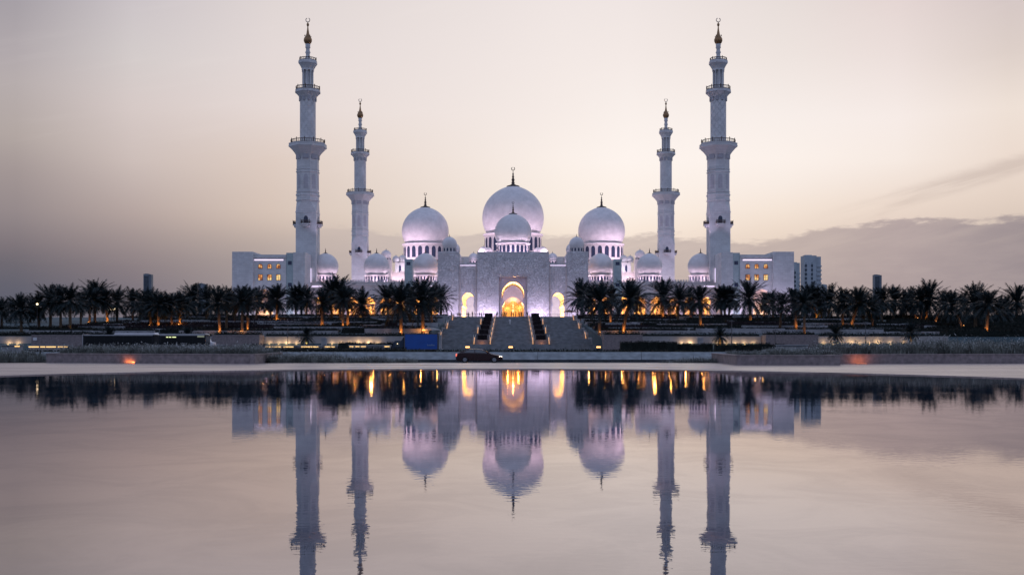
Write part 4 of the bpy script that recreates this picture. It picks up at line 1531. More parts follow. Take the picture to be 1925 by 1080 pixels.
TIERS = [(243, 0.42), (256, 0.40), (270, 0.42), (285, 0.42), (301, 0.45), (318, 0.45)]
for s_, nm in ((-1, 'left'), (1, 'right')):
    # uplit front wall
    segs = [(54.0, 17.0, 228.0)] if s_ > 0 else [(53.4, 17.0, 228.0)]
    XO = 101
    front_segs = {-1: [(19.5, 53.2, 'between the stairs and the dark block'), (63.4, 90.0, 'behind the long bus'), (101.3, 118.0, 'at the far left end')],
                  1: [(27.3, 53.0, 'between the stairs and the dark block'), (64.2, 93.0, 'beyond the dark block')]}[s_]
    for a, b, wh in front_segs:
        x0, x1 = sorted((s_ * a, s_ * b))
        twall(x0, x1, 227.4, 228.4, -0.85, 2.22, 'pale uplit front wall on the %s, %s' % (nm, wh), 'platform', 'uplit front walls')
        hedge(x0, x1, 228.6, 231.0, 1.9, 2.75, 'dark hedge topping the %s front wall, %s' % (nm, wh), seed=int(a * 7), group='hedges on the front walls')
    blocks = {-1: [(53.3, 63.3, 'nearest the stairs'), (90.1, 101.2, 'at the far left')], 1: [(16.4 + 2.6, 27.2, 'beside the stairs'), (53.1, 64.1, 'near the striped tower')]}[s_]
    for a, b, wh in blocks:
        x0, x1 = sorted((s_ * a, s_ * b))
        w = twall(x0, x1, 223.5, 229.0, -0.85, 2.5, 'dark projecting stone block of the front wall, %s side, %s' % (nm, wh), 'pinkstone', 'projecting wall blocks', 'terrace_block')
        hedge(x0 + 0.3, x1 - 0.3, 224.5, 228.5, 2.48, 2.95, 'low hedge on top of the dark block, %s side, %s' % (nm, wh), seed=int(a * 5), group='hedges on the blocks')
        if s_ < 0 and a > 80:
            sg = MB().box(wx(62.4, 223.4), wx(69, 223.4), 223.36, 223.495, wz(639.6, 223.4), wz(634, 223.4))
            sgo = sg.build('sign', M['white'])
            tag(sgo, 'small white square sign on the dark stone block at the far left', 'sign')
    for ti, (d, hh) in enumerate(TIERS):
        r = random.Random(ti * 31 + (5 if s_ < 0 else 77))
        x = 19.3
        k = 0
        end = (112 if s_ < 0 else 104) - ti * 1.5
        while x < end - 6:
            w = r.uniform(13, 25)
            xe = min(end, x + w)
            yo = r.choice((-1.6, 0.0, 0.0, 1.4))
            x0, x1 = sorted((s_ * x, s_ * (xe - 0.1)))
            zs = slope(d + yo)
            k += 1
            twall(x0 + (0 if r.random() < 0.6 else r.uniform(2, 6)), x1, d + yo, d + yo + 0.9, zs - 1.2, zs + hh + 0.42 + r.choice((-0.4, -0.15, 0.0, 0.1, 0.3)),
                  'stone terrace wall, %s outward from the stairs on the %s, %s terrace up' % (ORD[k], nm, ORD[ti + 1]))
            gap = r.uniform(0, 2.0)
            hz = r.uniform(0.45, 0.75)
            hedge(x0 + 0.2, x1 - gap, d + yo + 0.92, d + yo + r.uniform(9.5, 12), zs, zs + hh + hz + 0.15,
                  'dark terrace hedge, %s outward from the stairs on the %s, %s terrace up' % (ORD[k], nm, ORD[ti + 1]), r.random() < 0.3, seed=ti * 100 + k + s_)
            x = xe
    # hedge on the platform edge, hiding the foot of the arcades
    x = 19.2
    k = 0
    r = random.Random(9 + s_)
    while x < 118:
        w = r.uniform(9, 16)
        x0, x1 = sorted((s_ * x, s_ * (x + w - r.uniform(0, 0.8))))
        k += 1
        hedge(x0, x1, 326.0, 329.3, 7.6, 8.65 + r.uniform(-0.2, 0.3), 'tall hedge along the platform edge, %s outward from the stairs on the %s' % (ORD[k], nm), r.random() < 0.25,
              seed=300 + k, group='hedges along the platform edge')
        x += w

# dark hedges on the far right slope, where no walls show
for k, (a, b, d, h) in enumerate(((94, 128, 230, 1.4), (98, 140, 248, 1.3), (102, 150, 270, 1.3), (104, 160, 292, 1.3), (106, 170, 314, 1.4))):
    hedge(a, b, d, d + 5, slope(d) - 0.2, slope(d) + h, 'long dark hedge on the far right slope, %s row up' % ORD[k + 1], seed=500 + k, group='hedges on the right slope')
for k, (a, b, d, h) in enumerate(((-150, -90.5, 233, 0.7), (-128, -97, 262, 0.6))):
    hedge(a, b, d, d + 4, slope(d) - 0.2, slope(d) + h, 'low hedge on the pale far left slope, %s row up' % ORD[k + 1], seed=540 + k, group='hedges on the left slope')

# hedges and shrubs on the flat ground behind the road
HS = [(-62, -20, 134, 136.5, 0.25, 'low dark hedge behind the parapet, left of the blue truck'), (-19.5, 20, 134, 136.5, 0.28, 'low dark hedge behind the parapet, in front of the staircase'),
      (20.5, 60, 134, 136.5, 0.25, 'low dark hedge behind the parapet, right of the staircase'),
      (-34, -14, 138, 141, 0.5, 'grassy dark hedge strip below the blue truck')]
for k, (a, b, y0, y1, zt_, lb) in enumerate(HS):
    hedge(a, b, y0, y1, -0.8, zt_, lb, size=0.2, dens=18, jit=0.1, seed=600 + k, group='hedges behind the parapet')
for k, (p0, p1, d, yt, lb) in enumerate(((635, 668, 205, 642.5, 'rounded dark shrub bank left of the truck, farther from the truck'), (670, 740, 206, 643.5, 'rounded dark shrub bank left of the truck, touching its cab'),
                                        (1166, 1262, 206, 641, 'rounded clipped shrub bank right of the stairs, nearer the stairs'), (1263, 1345, 208, 645, 'rounded clipped shrub bank right of the stairs, farther from the stairs'),
                                        (455, 495, 206, 646.5, 'low dark shrub bank in front of the block at the left'), (1345, 1475, 204, 645.5, 'low dark shrub bank at the right, before the dark block'),
                                        (555, 632, 207, 648.5, 'low dark shrub bank below the uplit wall at the left'))):
    m = MB()
    x = wx(p0, d)
    i = 0
    r = random.Random(k)
    while x < wx(p1, d) - 0.8:
        w = r.uniform(1.2, 2.2)
        zt_ = wz(yt, d) - r.uniform(0, 0.18)
        leafbox(m, x, x + w * 1.1, d + r.uniform(-0.3, 0.3), d + 2, -0.8, zt_, 0.25, 16, 0.12, seed=k * 50 + i)
        x += w
        i += 1
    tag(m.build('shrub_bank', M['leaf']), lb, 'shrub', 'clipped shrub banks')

# ------------------------------------------------------------------ date palms


def crown_mesh(seed, L0=3.7, n=58):
    r = random.Random(seed)
    m = MB()
    m.lathe([(0.25, -1.1), (0.52, -0.5), (0.40, 0.0), (0.2, 0.5), (0, 0.9)], 8)
    for i in range(n):
        f = (i + 0.5) / n
        e = radians(84 - 128 * f ** 0.9 + r.uniform(-9, 9))
        a = i * 2.39996 + r.uniform(-0.25, 0.25)
        Ln = L0 * r.uniform(0.82, 1.12) * (0.86 if f < 0.15 else 1.0)
        droop = radians(r.uniform(26, 52)) * (0.5 + 0.5 * cos(e))
        P = Vector((0, 0, r.uniform(-0.2, 0.3)))
        seg = 9
        pts, dirs = [P.copy()], []
        for k in range(seg):
            ee = e - droop * ((k + 0.5) / seg) ** 1.6
            d = Vector((cos(ee) * cos(a), cos(ee) * sin(a), sin(ee)))
            P = P + d * (Ln / seg)
            pts.append(P.copy())
            dirs.append(d)
        side_ = Vector((-sin(a), cos(a), 0))
        vs = []
        for k, p in enumerate(pts):
            w = 0.055 * (1 - k / (seg + 1.0)) + 0.01
            vs += [tuple(p - side_ * w), tuple(p + side_ * w)]
        m.add(vs, [(2 * k, 2 * k + 1, 2 * k + 3, 2 * k + 2) for k in range(seg)])
        NL = 22
        for j in range(NL):
            t = 0.10 + 0.90 * (j + r.uniform(0, 0.6)) / NL
            q = t * seg
            k = min(seg - 1, int(q))
            p = pts[k].lerp(pts[k + 1], q - k)
            d = dirs[k]
            ll = 0.78 * (0.55 + 0.9 * sin(pi * min(1, t * 0.85 + 0.1))) * (1.0 if t < 0.85 else 0.75)
            up = side_.cross(d)
            for sg in (-1, 1):
                v = (side_ * sg * 0.66 + d * 0.80 + up * r.uniform(-0.12, 0.30)).normalized() * ll
                v.z -= 0.10 * ll
                w = d * 0.095
                m.add([tuple(p - w), tuple(p + w), tuple(p + v)], [(0, 1, 2)])
    return m


def trunk_mesh():
    m = MB()
    pr = [(0.36, -0.3), (0.33, 0.1)]
    k = 22
    for i in range(k):
        z = 0.1 + 0.9 * i / k
        rr = 0.30 - 0.05 * i / k
        pr += [(rr, z), (rr * 1.13, z + 0.9 / k * 0.6)]
    pr += [(0.27, 1.0)]
    m.lathe(pr, 9)
    return m


crowns = []
for i in range(5):
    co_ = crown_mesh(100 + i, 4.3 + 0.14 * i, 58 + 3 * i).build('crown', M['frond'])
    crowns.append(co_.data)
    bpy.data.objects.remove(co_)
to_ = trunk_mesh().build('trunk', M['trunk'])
trunk_data = to_.data
bpy.data.objects.remove(to_)


def base_depth(py):
    lo, hi = 229.0, 330.0
    for _ in range(40):
        md = (lo + hi) / 2
        yy = HY - (slope(md) - HC) * F / md
        if yy > py:
            lo = md
        else:
            hi = md
    return (lo + hi) / 2


# crown centre x, crown top y, trunk foot x, foot y, lit (0 dark, 1 dim, 2 bright), crown scale
PALMS = [
    (3, 561, 3, 616, 0, .9), (38.7, 554, 40, 624, 0, 1), (72, 551, 74, 622, 0, .95), (94, 535.6, 95, 622, 0, 1.15), (112, 539, 114, 624, 1, 1.0),
    (132.4, 536.7, 132, 625, 2, 1), (152, 548, 152, 612, 0, .9), (169, 537, 168.7, 609.6, 1, 1), (181, 526.5, 178, 607, 0, 1.2), (197, 542, 203, 608, 2, .95),
    (221, 541, 220, 605, 0, 1.1), (249.5, 543, 250, 607, 0, 1), (281, 545, 284, 615, 1, 1.15), (298, 548, 298, 617, 2, .95), (320, 549, 324, 616, 1, 1),
    (338, 550, 338.7, 614, 2, .9), (364, 533.6, 365, 598, 0, 1.25), (389, 540, 388, 600, 0, 1.05), (409, 541, 413.7, 628, 2, 1), (427, 540, 425.7, 620, 0, 1.05),
    (455, 539, 455.4, 627, 1, 1.05), (468, 542, 466, 624.7, 2, .9), (487, 541, 480, 606, 0, .95), (510, 545, 508, 603, 0, .85), (521, 533.6, 520.6, 605, 2, 1.2),
    (552, 538, 557, 597, 0, .85), (565, 535, 567, 597, 0, 1.05), (579, 543, 575, 598, 0, .8),
    (605.6, 544, 605.6, 618, 2, 1.0), (622, 530, 624, 604, 0, 1.1), (635, 521, 641, 604, 1, 1.35), (655, 540, 653.7, 616, 2, .85), (646, 538, 645, 619, 2, .9), (680, 543, 678.7, 599, 1, 1.2),
    (728, 533, 730, 612, 0, 1.2), (752, 535.7, 754, 629, 2, 1.3), (774, 534, 770, 610, 0, 1.0), (793, 527, 795, 626.5, 2, 1.4), (812, 540, 811.5, 610, 1, .95), (828, 537.6, 829, 597, 1, 1.05),
    (1091.5, 529, 1095, 597, 0, 1.25), (1109, 536, 1113, 608, 0, 1.0), (1128.5, 531, 1126.7, 629, 1, 1.35), (1150, 537, 1147, 612, 2, .9), (1184, 528, 1171, 627, 2, 1.3), (1196, 538, 1197, 601, 0, .9),
    (1247, 527, 1246, 600, 2, 1.3), (1277, 535, 1274, 607, 0, 1.1), (1297, 543, 1298, 602, 1, .9), (1315, 536, 1317, 617, 2, 1.1),
    (1354, 540, 1356.6, 597, 0, .9), (1364, 533.6, 1362.5, 597, 0, 1.1), (1375, 541, 1369.5, 597, 0, .85), (1408, 529.5, 1411, 608, 2, 1.25), (1438, 551, 1436, 600, 0, .8),
    (1452, 548, 1454, 604, 0, .9), (1470, 546, 1466, 622, 0, 1.05), (1492, 540, 1497, 624, 2, 1.1), (1511, 545, 1512, 630, 1, .95), (1524, 532.6, 1535.5, 603, 2, 1.3),
    (1560, 537.7, 1557, 604, 0, 1.2), (1583, 541, 1584, 616, 1, 1.05), (1614, 538.7, 1599, 619, 2, 1.2), (1639, 554, 1640, 618, 1, .9),
    (1659, 537.7, 1658, 606, 0, 1.1), (1681.5, 537.7, 1680, 604, 0, 1.1), (1712, 544, 1722, 601, 1, 1.0), (1730, 541, 1731, 606, 0, 1.0), (1747, 529.5, 1739, 606, 2, 1.3),
    (1775, 547, 1757, 608, 1, 1.0), (1789.5, 548, 1808, 616, 1, 1.0), (1811, 552, 1800, 604, 0, .9), (1832, 538.7, 1833.7, 623, 2, 1.2), (1858.8, 541.8, 1853.7, 629, 2, 1.1),
    (1879, 561, 1880, 610, 0, .9), (1912, 536.7, 1911, 604, 0, 1.25),
    (22, 560, 20, 606, 0, .85), (60, 560, 57, 606, 0, .85), (265, 552, 263, 603, 0, .85), (309, 553, 311, 603, 0, .85), (350, 552, 352, 602, 0, .85), (440, 548, 441, 602, 0, .85),
    (1535, 541, 1546, 601, 0, .95), (1598, 549, 1570, 601, 0, .9), (1622, 548, 1625, 602, 0, .85), (1700, 549, 1698, 602, 0, .85), (1845, 548, 1846, 604, 0, .9), (1893, 556, 1895, 604, 0, .85),
]
SECT = [(0, 335, 'left', 'from the left edge of the photo'), (335, 555, 'lw', 'from the left before the left wing'),
        (555, 720, 'la', 'from left between left wing and blue truck'), (720, 860, 'lg', 'from left just left of the stairs'),
        (1060, 1205, 'rg', 'from left just right of the stairs'), (1205, 1345, 'ra', 'from left before the right arcade'),
        (1345, 1510, 'rw', 'from left before the right wing'), (1510, 1660, 'rt', 'from left below the striped tower'),
        (1660, 1930, 'right', 'from the right edge of the photo')]
LIT = ['with dark trunk', 'with faintly lit trunk', 'with glowing orange trunk']
for a, b, key, ph in SECT:
    grp = sorted([p for p in PALMS if a <= p[0] < b], key=lambda p: p[0], reverse=(key == 'right'))
    for i, (cx_, ty_, fx, fy, lit, sc) in enumerate(grp):
        d = base_depth(fy)
        zb = slope(d)
        ztop = wz(ty_, d)
        sc2 = sc * 1.0 * (d / 265) ** 0.7
        hgt = max(2.2, ztop - zb - 3.55 * sc2)
        root = thing('date_palm', (wx(fx, d), d, zb), 'date palm %s, %s %s' % (LIT[lit], ORD[i + 1], ph), 'palm tree', 'date palms on the terraces')
        tr_ = bpy.data.objects.new('trunk', trunk_data)
        COL.objects.link(tr_)
        tr_.parent = root
        lx = (wx(cx_, d) - wx(fx, d))
        ts = 1.0 if lit < 2 else 1.15
        tr_.scale = (ts * sc2 ** 0.5, ts * sc2 ** 0.5, 1)
        # lean the trunk by shearing toward the crown centre
        me = None
        if abs(lx) > 0.25:
            me = trunk_data.copy()
            for v in me.vertices:
                v.co.x += lx / (ts * sc2 ** 0.5) * v.co.z ** 1.3 if v.co.z > 0 else 0
            tr_.data = me
        tr_.scale.z = hgt
        cr = bpy.data.objects.new('crown', crowns[(i * 2 + len(grp)) % 5])
        COL.objects.link(cr)
        cr.parent = root
        cr.location = (lx, 0, hgt)
        cr.rotation_euler = (0, 0, rnd.uniform(0, 6.28))
        cr.scale = (sc2, sc2, sc2 * rnd.uniform(0.95, 1.1))
        if lit:
            up = 0.9 if lit == 2 else 0.7
            x0 = wx(fx, d)
            sl = thing('ground_spotlight', (x0, d - 1.2, zb), 'amber spotlight under the palm %s %s' % (ORD[i + 1], ph), 'spotlight', 'spotlights under the palms')
            MB().lathe([(0.05, zb - 0.1), (0.05, zb + 0.42)], 6, x0, d - 1.2).build('spike', M['metal'], sl)
            MB().lathe([(0.10, zb + 0.42), (0.14, zb + 0.46), (0.14, zb + 0.62)], 8, x0, d - 1.2).build('head', M['metal'], sl)
            MB().lathe([(0.12, zb + 0.622), (0.12, zb + 0.65), (0.05, zb + 0.67)], 8, x0, d - 1.2).build('lens', M['amber'], sl)
            lamp('POINT', (x0 + 0.1, d - 1.15, zb + up), 230 if lit == 2 else 50, (1.0, 0.36, 0.07), sl, 0.1)

# small young palms lit from below on the lower terrace
for k, (px, yt, yb, wh) in enumerate(((576, 616, 645, 'left of the truck'), (1353.5, 616, 648, 'right of the stairs'), (1571, 612, 651, 'below the striped tower'), (1712, 608, 640, 'behind the tall grass at the right'),
                                    (205, 615, 632, 'behind the long bus, left end'), (352, 616, 634, 'behind the long bus, right end'))):
    d = 214.0
    x = wx(px, d)
    zb = -0.8
    ztop = wz(yt, d)
    hgt = ztop - zb - 1.7
    root = thing('young_palm', (x, d, zb), 'small young palm with thin feathery crown, %s' % wh, 'palm tree', 'young palms on the lower ground')
    t_ = bpy.data.objects.new('trunk', trunk_data)
    COL.objects.link(t_)
    t_.parent = root
    t_.scale = (0.8, 0.8, hgt)
    c_ = bpy.data.objects.new('crown', crowns[k % 5])
    COL.objects.link(c_)
    c_.parent = root
    c_.location = (0, 0, hgt)
    c_.scale = (0.52, 0.52, 0.55)
    if k < 4:
        lamp('POINT', (x + 0.15, d - 1.1, zb + 1.7), 90, (1.0, 0.60, 0.18), root, 0.1)

# little uplights along the front walls
WL = [496 - 6.5, 506, 523.5, 539, 557, 624, 640, 656, 673, 692.6, 710, 1282, 1298, 1348, 1366, 1383, 1399.7, 1417, 1433.7, 1549, 1567, 1584, 1601, 1617, 1634, 1651, 1675, 1700, 15, 32.6]
WLs = sorted(WL)
bright = (539, 692.6, 1298, 1601, 1651, 673)
nl = len([p for p in WLs if p < 960])
for i, px in enumerate(WLs):
    d = 226.9
    x = wx(px, d)
    z0 = 0.18
    lb = '%s small wall uplight from the %s along the pale front wall' % (ORD[i + 1], 'left') if i < nl else '%s small wall uplight right of the stairs along the pale front wall' % ORD[i - nl + 1]
    sl = thing('wall_uplight', (x, d, z0), lb, 'uplight', 'uplights along the front walls')
    MB().box(x - 0.22, x + 0.22, d - 0.15, d + 0.15, z0 - 1.1, z0 + 0.30).build('housing', M['metal'], sl)
    MB().box(x - 0.16, x + 0.16, d - 0.1, d + 0.1, z0 + 0.302, z0 + 0.33).build('lens', M['warm'], sl)
    lamp('POINT', (x, d - 0.05, z0 + 0.55), 95 if px in bright else 34, (1.0, 0.62, 0.30), sl, 0.08)

# strip-lit benches on the flat ground
for k, (p0, p1, yy, lb) in enumerate(((0, 40, 650, 'low kerb bench with a dotted light strip at the far left edge'), (51, 131, 651, 'long low bench with a glowing yellow light strip at the left'),
                                    (402, 424, 650, 'short low bench with a light strip right of the long bus'), (497, 634, 651, 'long low bench with a yellow light strip below the left uplit wall'),
                                    (655, 735, 650.5, 'low bench with a broken light strip left of the truck'), (1460, 1520, 650, 'low bench with a yellow light strip by the right grass'))):
    d = 200.0
    x0, x1 = wx(p0, d), wx(p1, d)
    zt_ = wz(yy - 1.0, d)
    root = thing('light_bench', ((x0 + x1) / 2, d, -0.8), lb, 'bench', 'strip-lit benches')
    MB().box(x0, x1, d, d + 1.0, zt_, zt_ + 0.16).build('slab', M['terrace'], root)
    MB().box(x0 + 0.1, x1 - 0.1, d + 0.35, d + 0.9, -0.8, zt_ - 0.001).build('base', M['terrace'], root)
    n = max(2, int((x1 - x0) / 1.1))
    sm_ = MB()
    r = random.Random(k)
    for i in range(n):
        if r.random() < (0.85 if k in (1, 3) else 0.6):
            a = x0 + 0.15 + (x1 - x0 - 0.3) * i / n
            sm_.box(a, a + (x1 - x0) / n * r.uniform(0.6, 1.0), d + 0.26, d + 0.348, zt_ - 0.24, zt_ - 0.06)
    sm_.build('light_strip', M['strip'], root)

# box uplights in front of the stairs
for px, yy, wh in ((879, 652, 'left of the stair centre'), (960, 652, 'at the stair centre'), (1125, 652, 'right of the stairs')):
    d = 160.0
    x, z = wx(px, d), wz(yy, d)
    sl = thing('flood_lamp', (x, d, -0.8), 'small amber flood lamp on a post before the staircase, %s' % wh, 'flood lamp', 'flood lamps before the stairs')
    MB().lathe([(0.05, -0.8), (0.05, z - 0.12)], 6, x, d).build('post', M['metal'], sl)
    MB().bbox(x - 0.36, x + 0.36, d - 0.16, d + 0.16, z - 0.14, z + 0.17, 0.03).build('housing', M['metal'], sl)
    MB().box(x - 0.30, x + 0.30, d - 0.19, d - 0.162, z - 0.08, z + 0.10).build('lens', M['amber'], sl)

# utility cabinets
for px, wh in ((608.7, 'left'), (1316.9, 'right')):
    d = 220.0
    x = wx(px, d)
    root = thing('utility_cabinet', (x, d, -0.8), 'grey utility cabinet in front of the uplit wall on the %s' % wh, 'cabinet', 'utility cabinets')
    MB().bbox(x - 0.55, x + 0.55, d, d + 0.7, -0.8, wz(634, d), 0.05).build('case', M['terrace'], root)
    MB().box(x - 0.48, x - 0.01, d - 0.03, d - 0.002, -0.5, wz(634.8, d)).build('door', M['terrace'], root)
    MB().box(x + 0.01, x + 0.48, d - 0.03, d - 0.002, -0.5, wz(634.8, d)).build('door', M['terrace'], root)

# lamp posts
for px, yb, yt, d, globes, lb in ((70, 622, 571.3, 250, 1, 'lamp post with one glowing globe among the palms at the far left'),
                                  (209, 610, 580.5, 300, 3, 'lamp post with three bright globes left of the slim left tower'),
                                  (541, 648, 610, 205, 0, 'thin unlit pole before the left uplit wall'), (1375.6, 648, 604, 205, 0, 'thin unlit pole before the right uplit wall'),
                                  (1457.5, 648, 620, 205, 0, 'thin unlit pole in front of the right dark block'), (1627.5, 648, 606, 205, 0, 'thin unlit pole below the slim right tower')):
    x, z0, z1 = wx(px, d), (slope(d) if d > 226 else -0.8), wz(yt, d)
    root = thing('lamp_post', (x, d, z0), lb, 'lamp post')
    MB().lathe([(0.11, z0), (0.10, z0 + 1), (0.06, z1)], 8, x, d).build('pole', M['metal'], root)
    if globes == 0:
        MB().box(x - 0.5, x + 0.5, d - 0.1, d + 0.1, z1, z1 + 0.12).build('lamp_head', M['metal'], root)
    if globes == 3:
        MB().box(x - 1.0, x + 1.0, d - 0.05, d + 0.05, z1 - 0.5, z1 - 0.4).build('arm', M['metal'], root)
    for gx in ([0] if globes == 1 else [-0.9, 0.1, 0.85][:globes]):
        r_ = 0.32 if globes == 3 else 0.26
        MB().lathe([(0, z1 - r_), (r_ * 0.7, z1 - r_ * 0.7), (r_, z1), (r_ * 0.7, z1 + r_ * 0.7), (0, z1 + r_)], 12, x + gx, d).build('globe', M['globe'], root, True)

# parasols and a white tent canopy
for px, py, d, s, mt, lb in ((812, 616, 245, 2.9, 'parasol', 'open white parasol beside the left edge of the staircase'), (1071, 584, 340, 2.3, 'bronze', 'dark open parasol on the platform near the right gate tower')):
    x, zt_ = wx(px, d), wz(py - 2, d)
    z0 = PZ if d > 331 else slope(d)
    if d < 331:
        x = min(x, -SH - 0.4 - 0.5)
    root = thing('parasol', (x, d, z0), lb, 'parasol')
    MB().lathe([(0.05, z0), (0.05, zt_ - 0.1)], 8, x, d).build('pole', M['metal'], root)
    m = MB()
    m.lathe([(s, zt_ - 0.75), (s * 0.98, zt_ - 0.62), (s * 0.5, zt_ - 0.22), (0.05, zt_)], 8, x, d, pi / 8, cap=False)
    m.build('canopy', M[mt], root)
for px, py, d, w, wh in ((1546, 585, 345, 2.4, 'right of the right wing'),):
    x = wx(px, d)
    m = MB()
    outl = [(x - w * 1.4 * cos(pi * i / 14), PZ + 3.0 * sin(pi * i / 14)) for i in range(15)]
    inn_ = [(x - w * 1.25 * cos(pi * i / 14), PZ + 2.75 * sin(pi * i / 14)) for i in range(15)]
    m.prism([outl + list(reversed(inn_))], d, d + 6)
    tag(m.build('tent_canopy', M['white']), 'white arched tent canopy between palms %s' % wh, 'canopy')

# ------------------------------------------------------------------ people


def figure(seed, robe, pose):
    r = random.Random(seed)
    me = bpy.data.meshes.new('figure')
    hh = 1.0
    sw = {0: 0.0, 1: 0.28, 2: 0.0}[pose]
    V = [(0, 0, 0.95), (0, 0, 1.15), (0, 0.0, 1.38), (0, 0, 1.50), (0, 0.0, 1.60), (0, -0.01, 1.72),
         (0.10, 0, 0.90), (0.11, -sw, 0.50), (0.11, -sw * 0.7, 0.09), (0.12, -sw * 0.7 - 0.14, 0.04),
         (-0.10, 0, 0.90), (-0.11, sw * 0.5, 0.50), (-0.11, sw * 1.2, 0.10), (-0.12, sw * 1.2 - 0.14, 0.05),
         (0.20, 0, 1.40), (0.25, 0.02, 1.12), (0.25, -0.08, 0.86), (0.25, -0.10, 0.77),
         (-0.20, 0, 1.40)]
    if pose == 2:
        V += [(-0.26, -0.08, 1.15), (-0.16, -0.30, 1.35), (-0.13, -0.33, 1.43)]
    else:
        V += [(-0.25, 0.02, 1.12), (-0.25, -0.06, 0.86), (-0.25, -0.08, 0.77)]
    E = [(0, 1), (1, 2), (2, 3), (3, 4), (4, 5), (0, 6), (6, 7), (7, 8), (8, 9), (0, 10), (10, 11), (11, 12), (12, 13), (2, 14), (14, 15), (15, 16), (16, 17), (2, 18), (18, 19), (19, 20), (20, 21)]
    Rr = [.15, .13, .15, .055, .085, .075, .10, .07, .045, .04, .10, .07, .045, .04, .07, .05, .036, .03, .07, .05, .036, .03]
    me.from_pydata(V, E, [])
    ob = bpy.data.objects.new('figure', me)
    COL.objects.link(ob)
    md = ob.modifiers.new('skin', 'SKIN')
    for i, rr_ in enumerate(Rr):
        k = 1.5 if (robe and i in (6, 7, 8, 10, 11, 12)) else 1.0
        me.skin_vertices[0].data[i].radius = (rr_ * k, rr_ * k)
    me.skin_vertices[0].data[0].use_root = True
    sb = ob.modifiers.new('sub', 'SUBSURF')
    sb.levels = sb.render_levels = 1
    dg = bpy.context.evaluated_depsgraph_get()
    out = bpy.data.meshes.new_from_object(ob.evaluated_get(dg))
    bpy.data.objects.remove(ob)
    return out


def person_mesh(seed, robe, pose, top, bottom):
    me = figure(seed, robe, pose)
    me.materials.clear()
    for mm in (M['skin'], top, bottom):
        me.materials.append(mm)
    for p in me.polygons:
        z = p.center.z
        x = abs(p.center.x)
        p.material_index = 0 if (z > 1.47 or (z < 0.84 and x > 0.2 and z > 0.6)) else (1 if z > 0.92 else 2)
        p.use_smooth = True
    return me


hm = MB().lathe([(0.095, 1.60), (0.115, 1.68), (0.10, 1.77), (0.05, 1.815), (0, 1.825)], 10)
hobj = hm.build('hair', M['hair'])
hair_data = hobj.data
bpy.data.objects.remove(hobj)
PM = [(person_mesh(1, False, 0, M['cloth_dark'], M['cloth_dark']), 'dark clothes standing still'), (person_mesh(2, False, 1, M['cloth_blue'], M['cloth_dark']), 'dark blue top walking'),
      (person_mesh(3, True, 0, M['cloth_dark'], M['cloth_dark']), 'long dark robe standing'), (person_mesh(4, False, 2, M['cloth_dark'], M['cloth_blue']), 'dark clothes holding up one hand'),
      (person_mesh(5, True, 1, M['cloth_white'], M['cloth_white']), 'pale long robe')]
PP = [(848.8, 0), (861, 1), (865, 0), (878, 3), (881, 2), (888, 0), (901.5, 1), (905, 2), (909, 0), (934.5, 1), (943, 2), (948, 0), (951.5, 3), (961, 2), (965, 0), (969.5, 2), (975.8, 0), (980, 1), (991.5, 3)]
for i, (px, k) in enumerate(PP):
    d = 333.5 + (i * 37 % 5) * 0.9
    me, how = PM[k]
    root = tag(bpy.data.objects.new('person', me), None, 'person', 'people at the head of the stairs')
    COL.objects.link(root)
    root.location = (wx(px, d), d, PZ)
    root.rotation_euler = (0, 0, rnd.uniform(-2.5, 2.5))
    s = rnd.uniform(0.93, 1.06)
    root.scale = (s, s, s)
    root['label'] = 'person in %s, %s from the left at the stair head' % (how, ORD[i + 1])
    h = bpy.data.objects.new('hair', hair_data)
    COL.objects.link(h)
    h.parent = root
ym = lands[3]
p = tag(bpy.data.objects.new('person', PM[4][0]), 'person in a pale robe walking on the middle of the staircase', 'person', 'people on the stairs')
COL.objects.link(p)
p.location = (wx(958.5, 0.5 * (ym[0] + ym[1])), 0.5 * (ym[0] + ym[1]), ym[2])
h = bpy.data.objects.new('hair', hair_data)
COL.objects.link(h)
h.parent = p

# ------------------------------------------------------------------ road parapet
PWX = [-70, -54, -38, -22, -13.6, 2.6, 13.5, 26, 42, 58]
PY = 112.0
for i in range(len(PWX) - 1):
    a, b = PWX[i] + 0.02, PWX[i + 1] - 0.02
    lb = 'pale concrete parapet panel behind the road, %s from the left' % ORD[i + 1]
    root = thing('parapet', (a, PY, -0.65), lb, 'parapet', 'parapet panels along the road')
    m = MB()
    m.add([(a, PY, -0.42), (b, PY, -0.42), (b, PY + 0.5, -0.42), (a, PY + 0.5, -0.42), (a, PY + 0.08, 0.33), (b, PY + 0.08, 0.33), (b, PY + 0.42, 0.33), (a, PY + 0.42, 0.33),
           (a, PY + 0.11, 0.37), (b, PY + 0.11, 0.37), (b, PY + 0.39, 0.37), (a, PY + 0.39, 0.37)],
          [(3, 2, 1, 0), (0, 1, 5, 4), (2, 3, 7, 6), (3, 0, 4, 7), (1, 2, 6, 5), (4, 5, 9, 8), (6, 7, 11, 10), (7, 4, 8, 11), (5, 6, 10, 9), (8, 9, 10, 11)])
    m.build('panel', M['concrete'], root)
    MB().box(a, b, PY - 0.02, PY + 0.45, -0.50, -0.422).build('lower_rail', M['kerbdark'], root)
    x = math.ceil(a / 2.02) * 2.02
    while x < b - 0.3:
        MB().box(x - 0.22, x + 0.22, PY - 0.05, PY + 0.4, -0.65, -0.502).build('foot', M['kerbdark'], root)
        x += 2.02
struct(MB().box(-70, 58, PY + 0.6, PY + 0.8, -0.9, -0.45), 'drain_kerb', M['concrete'])

# ------------------------------------------------------------------ maroon car


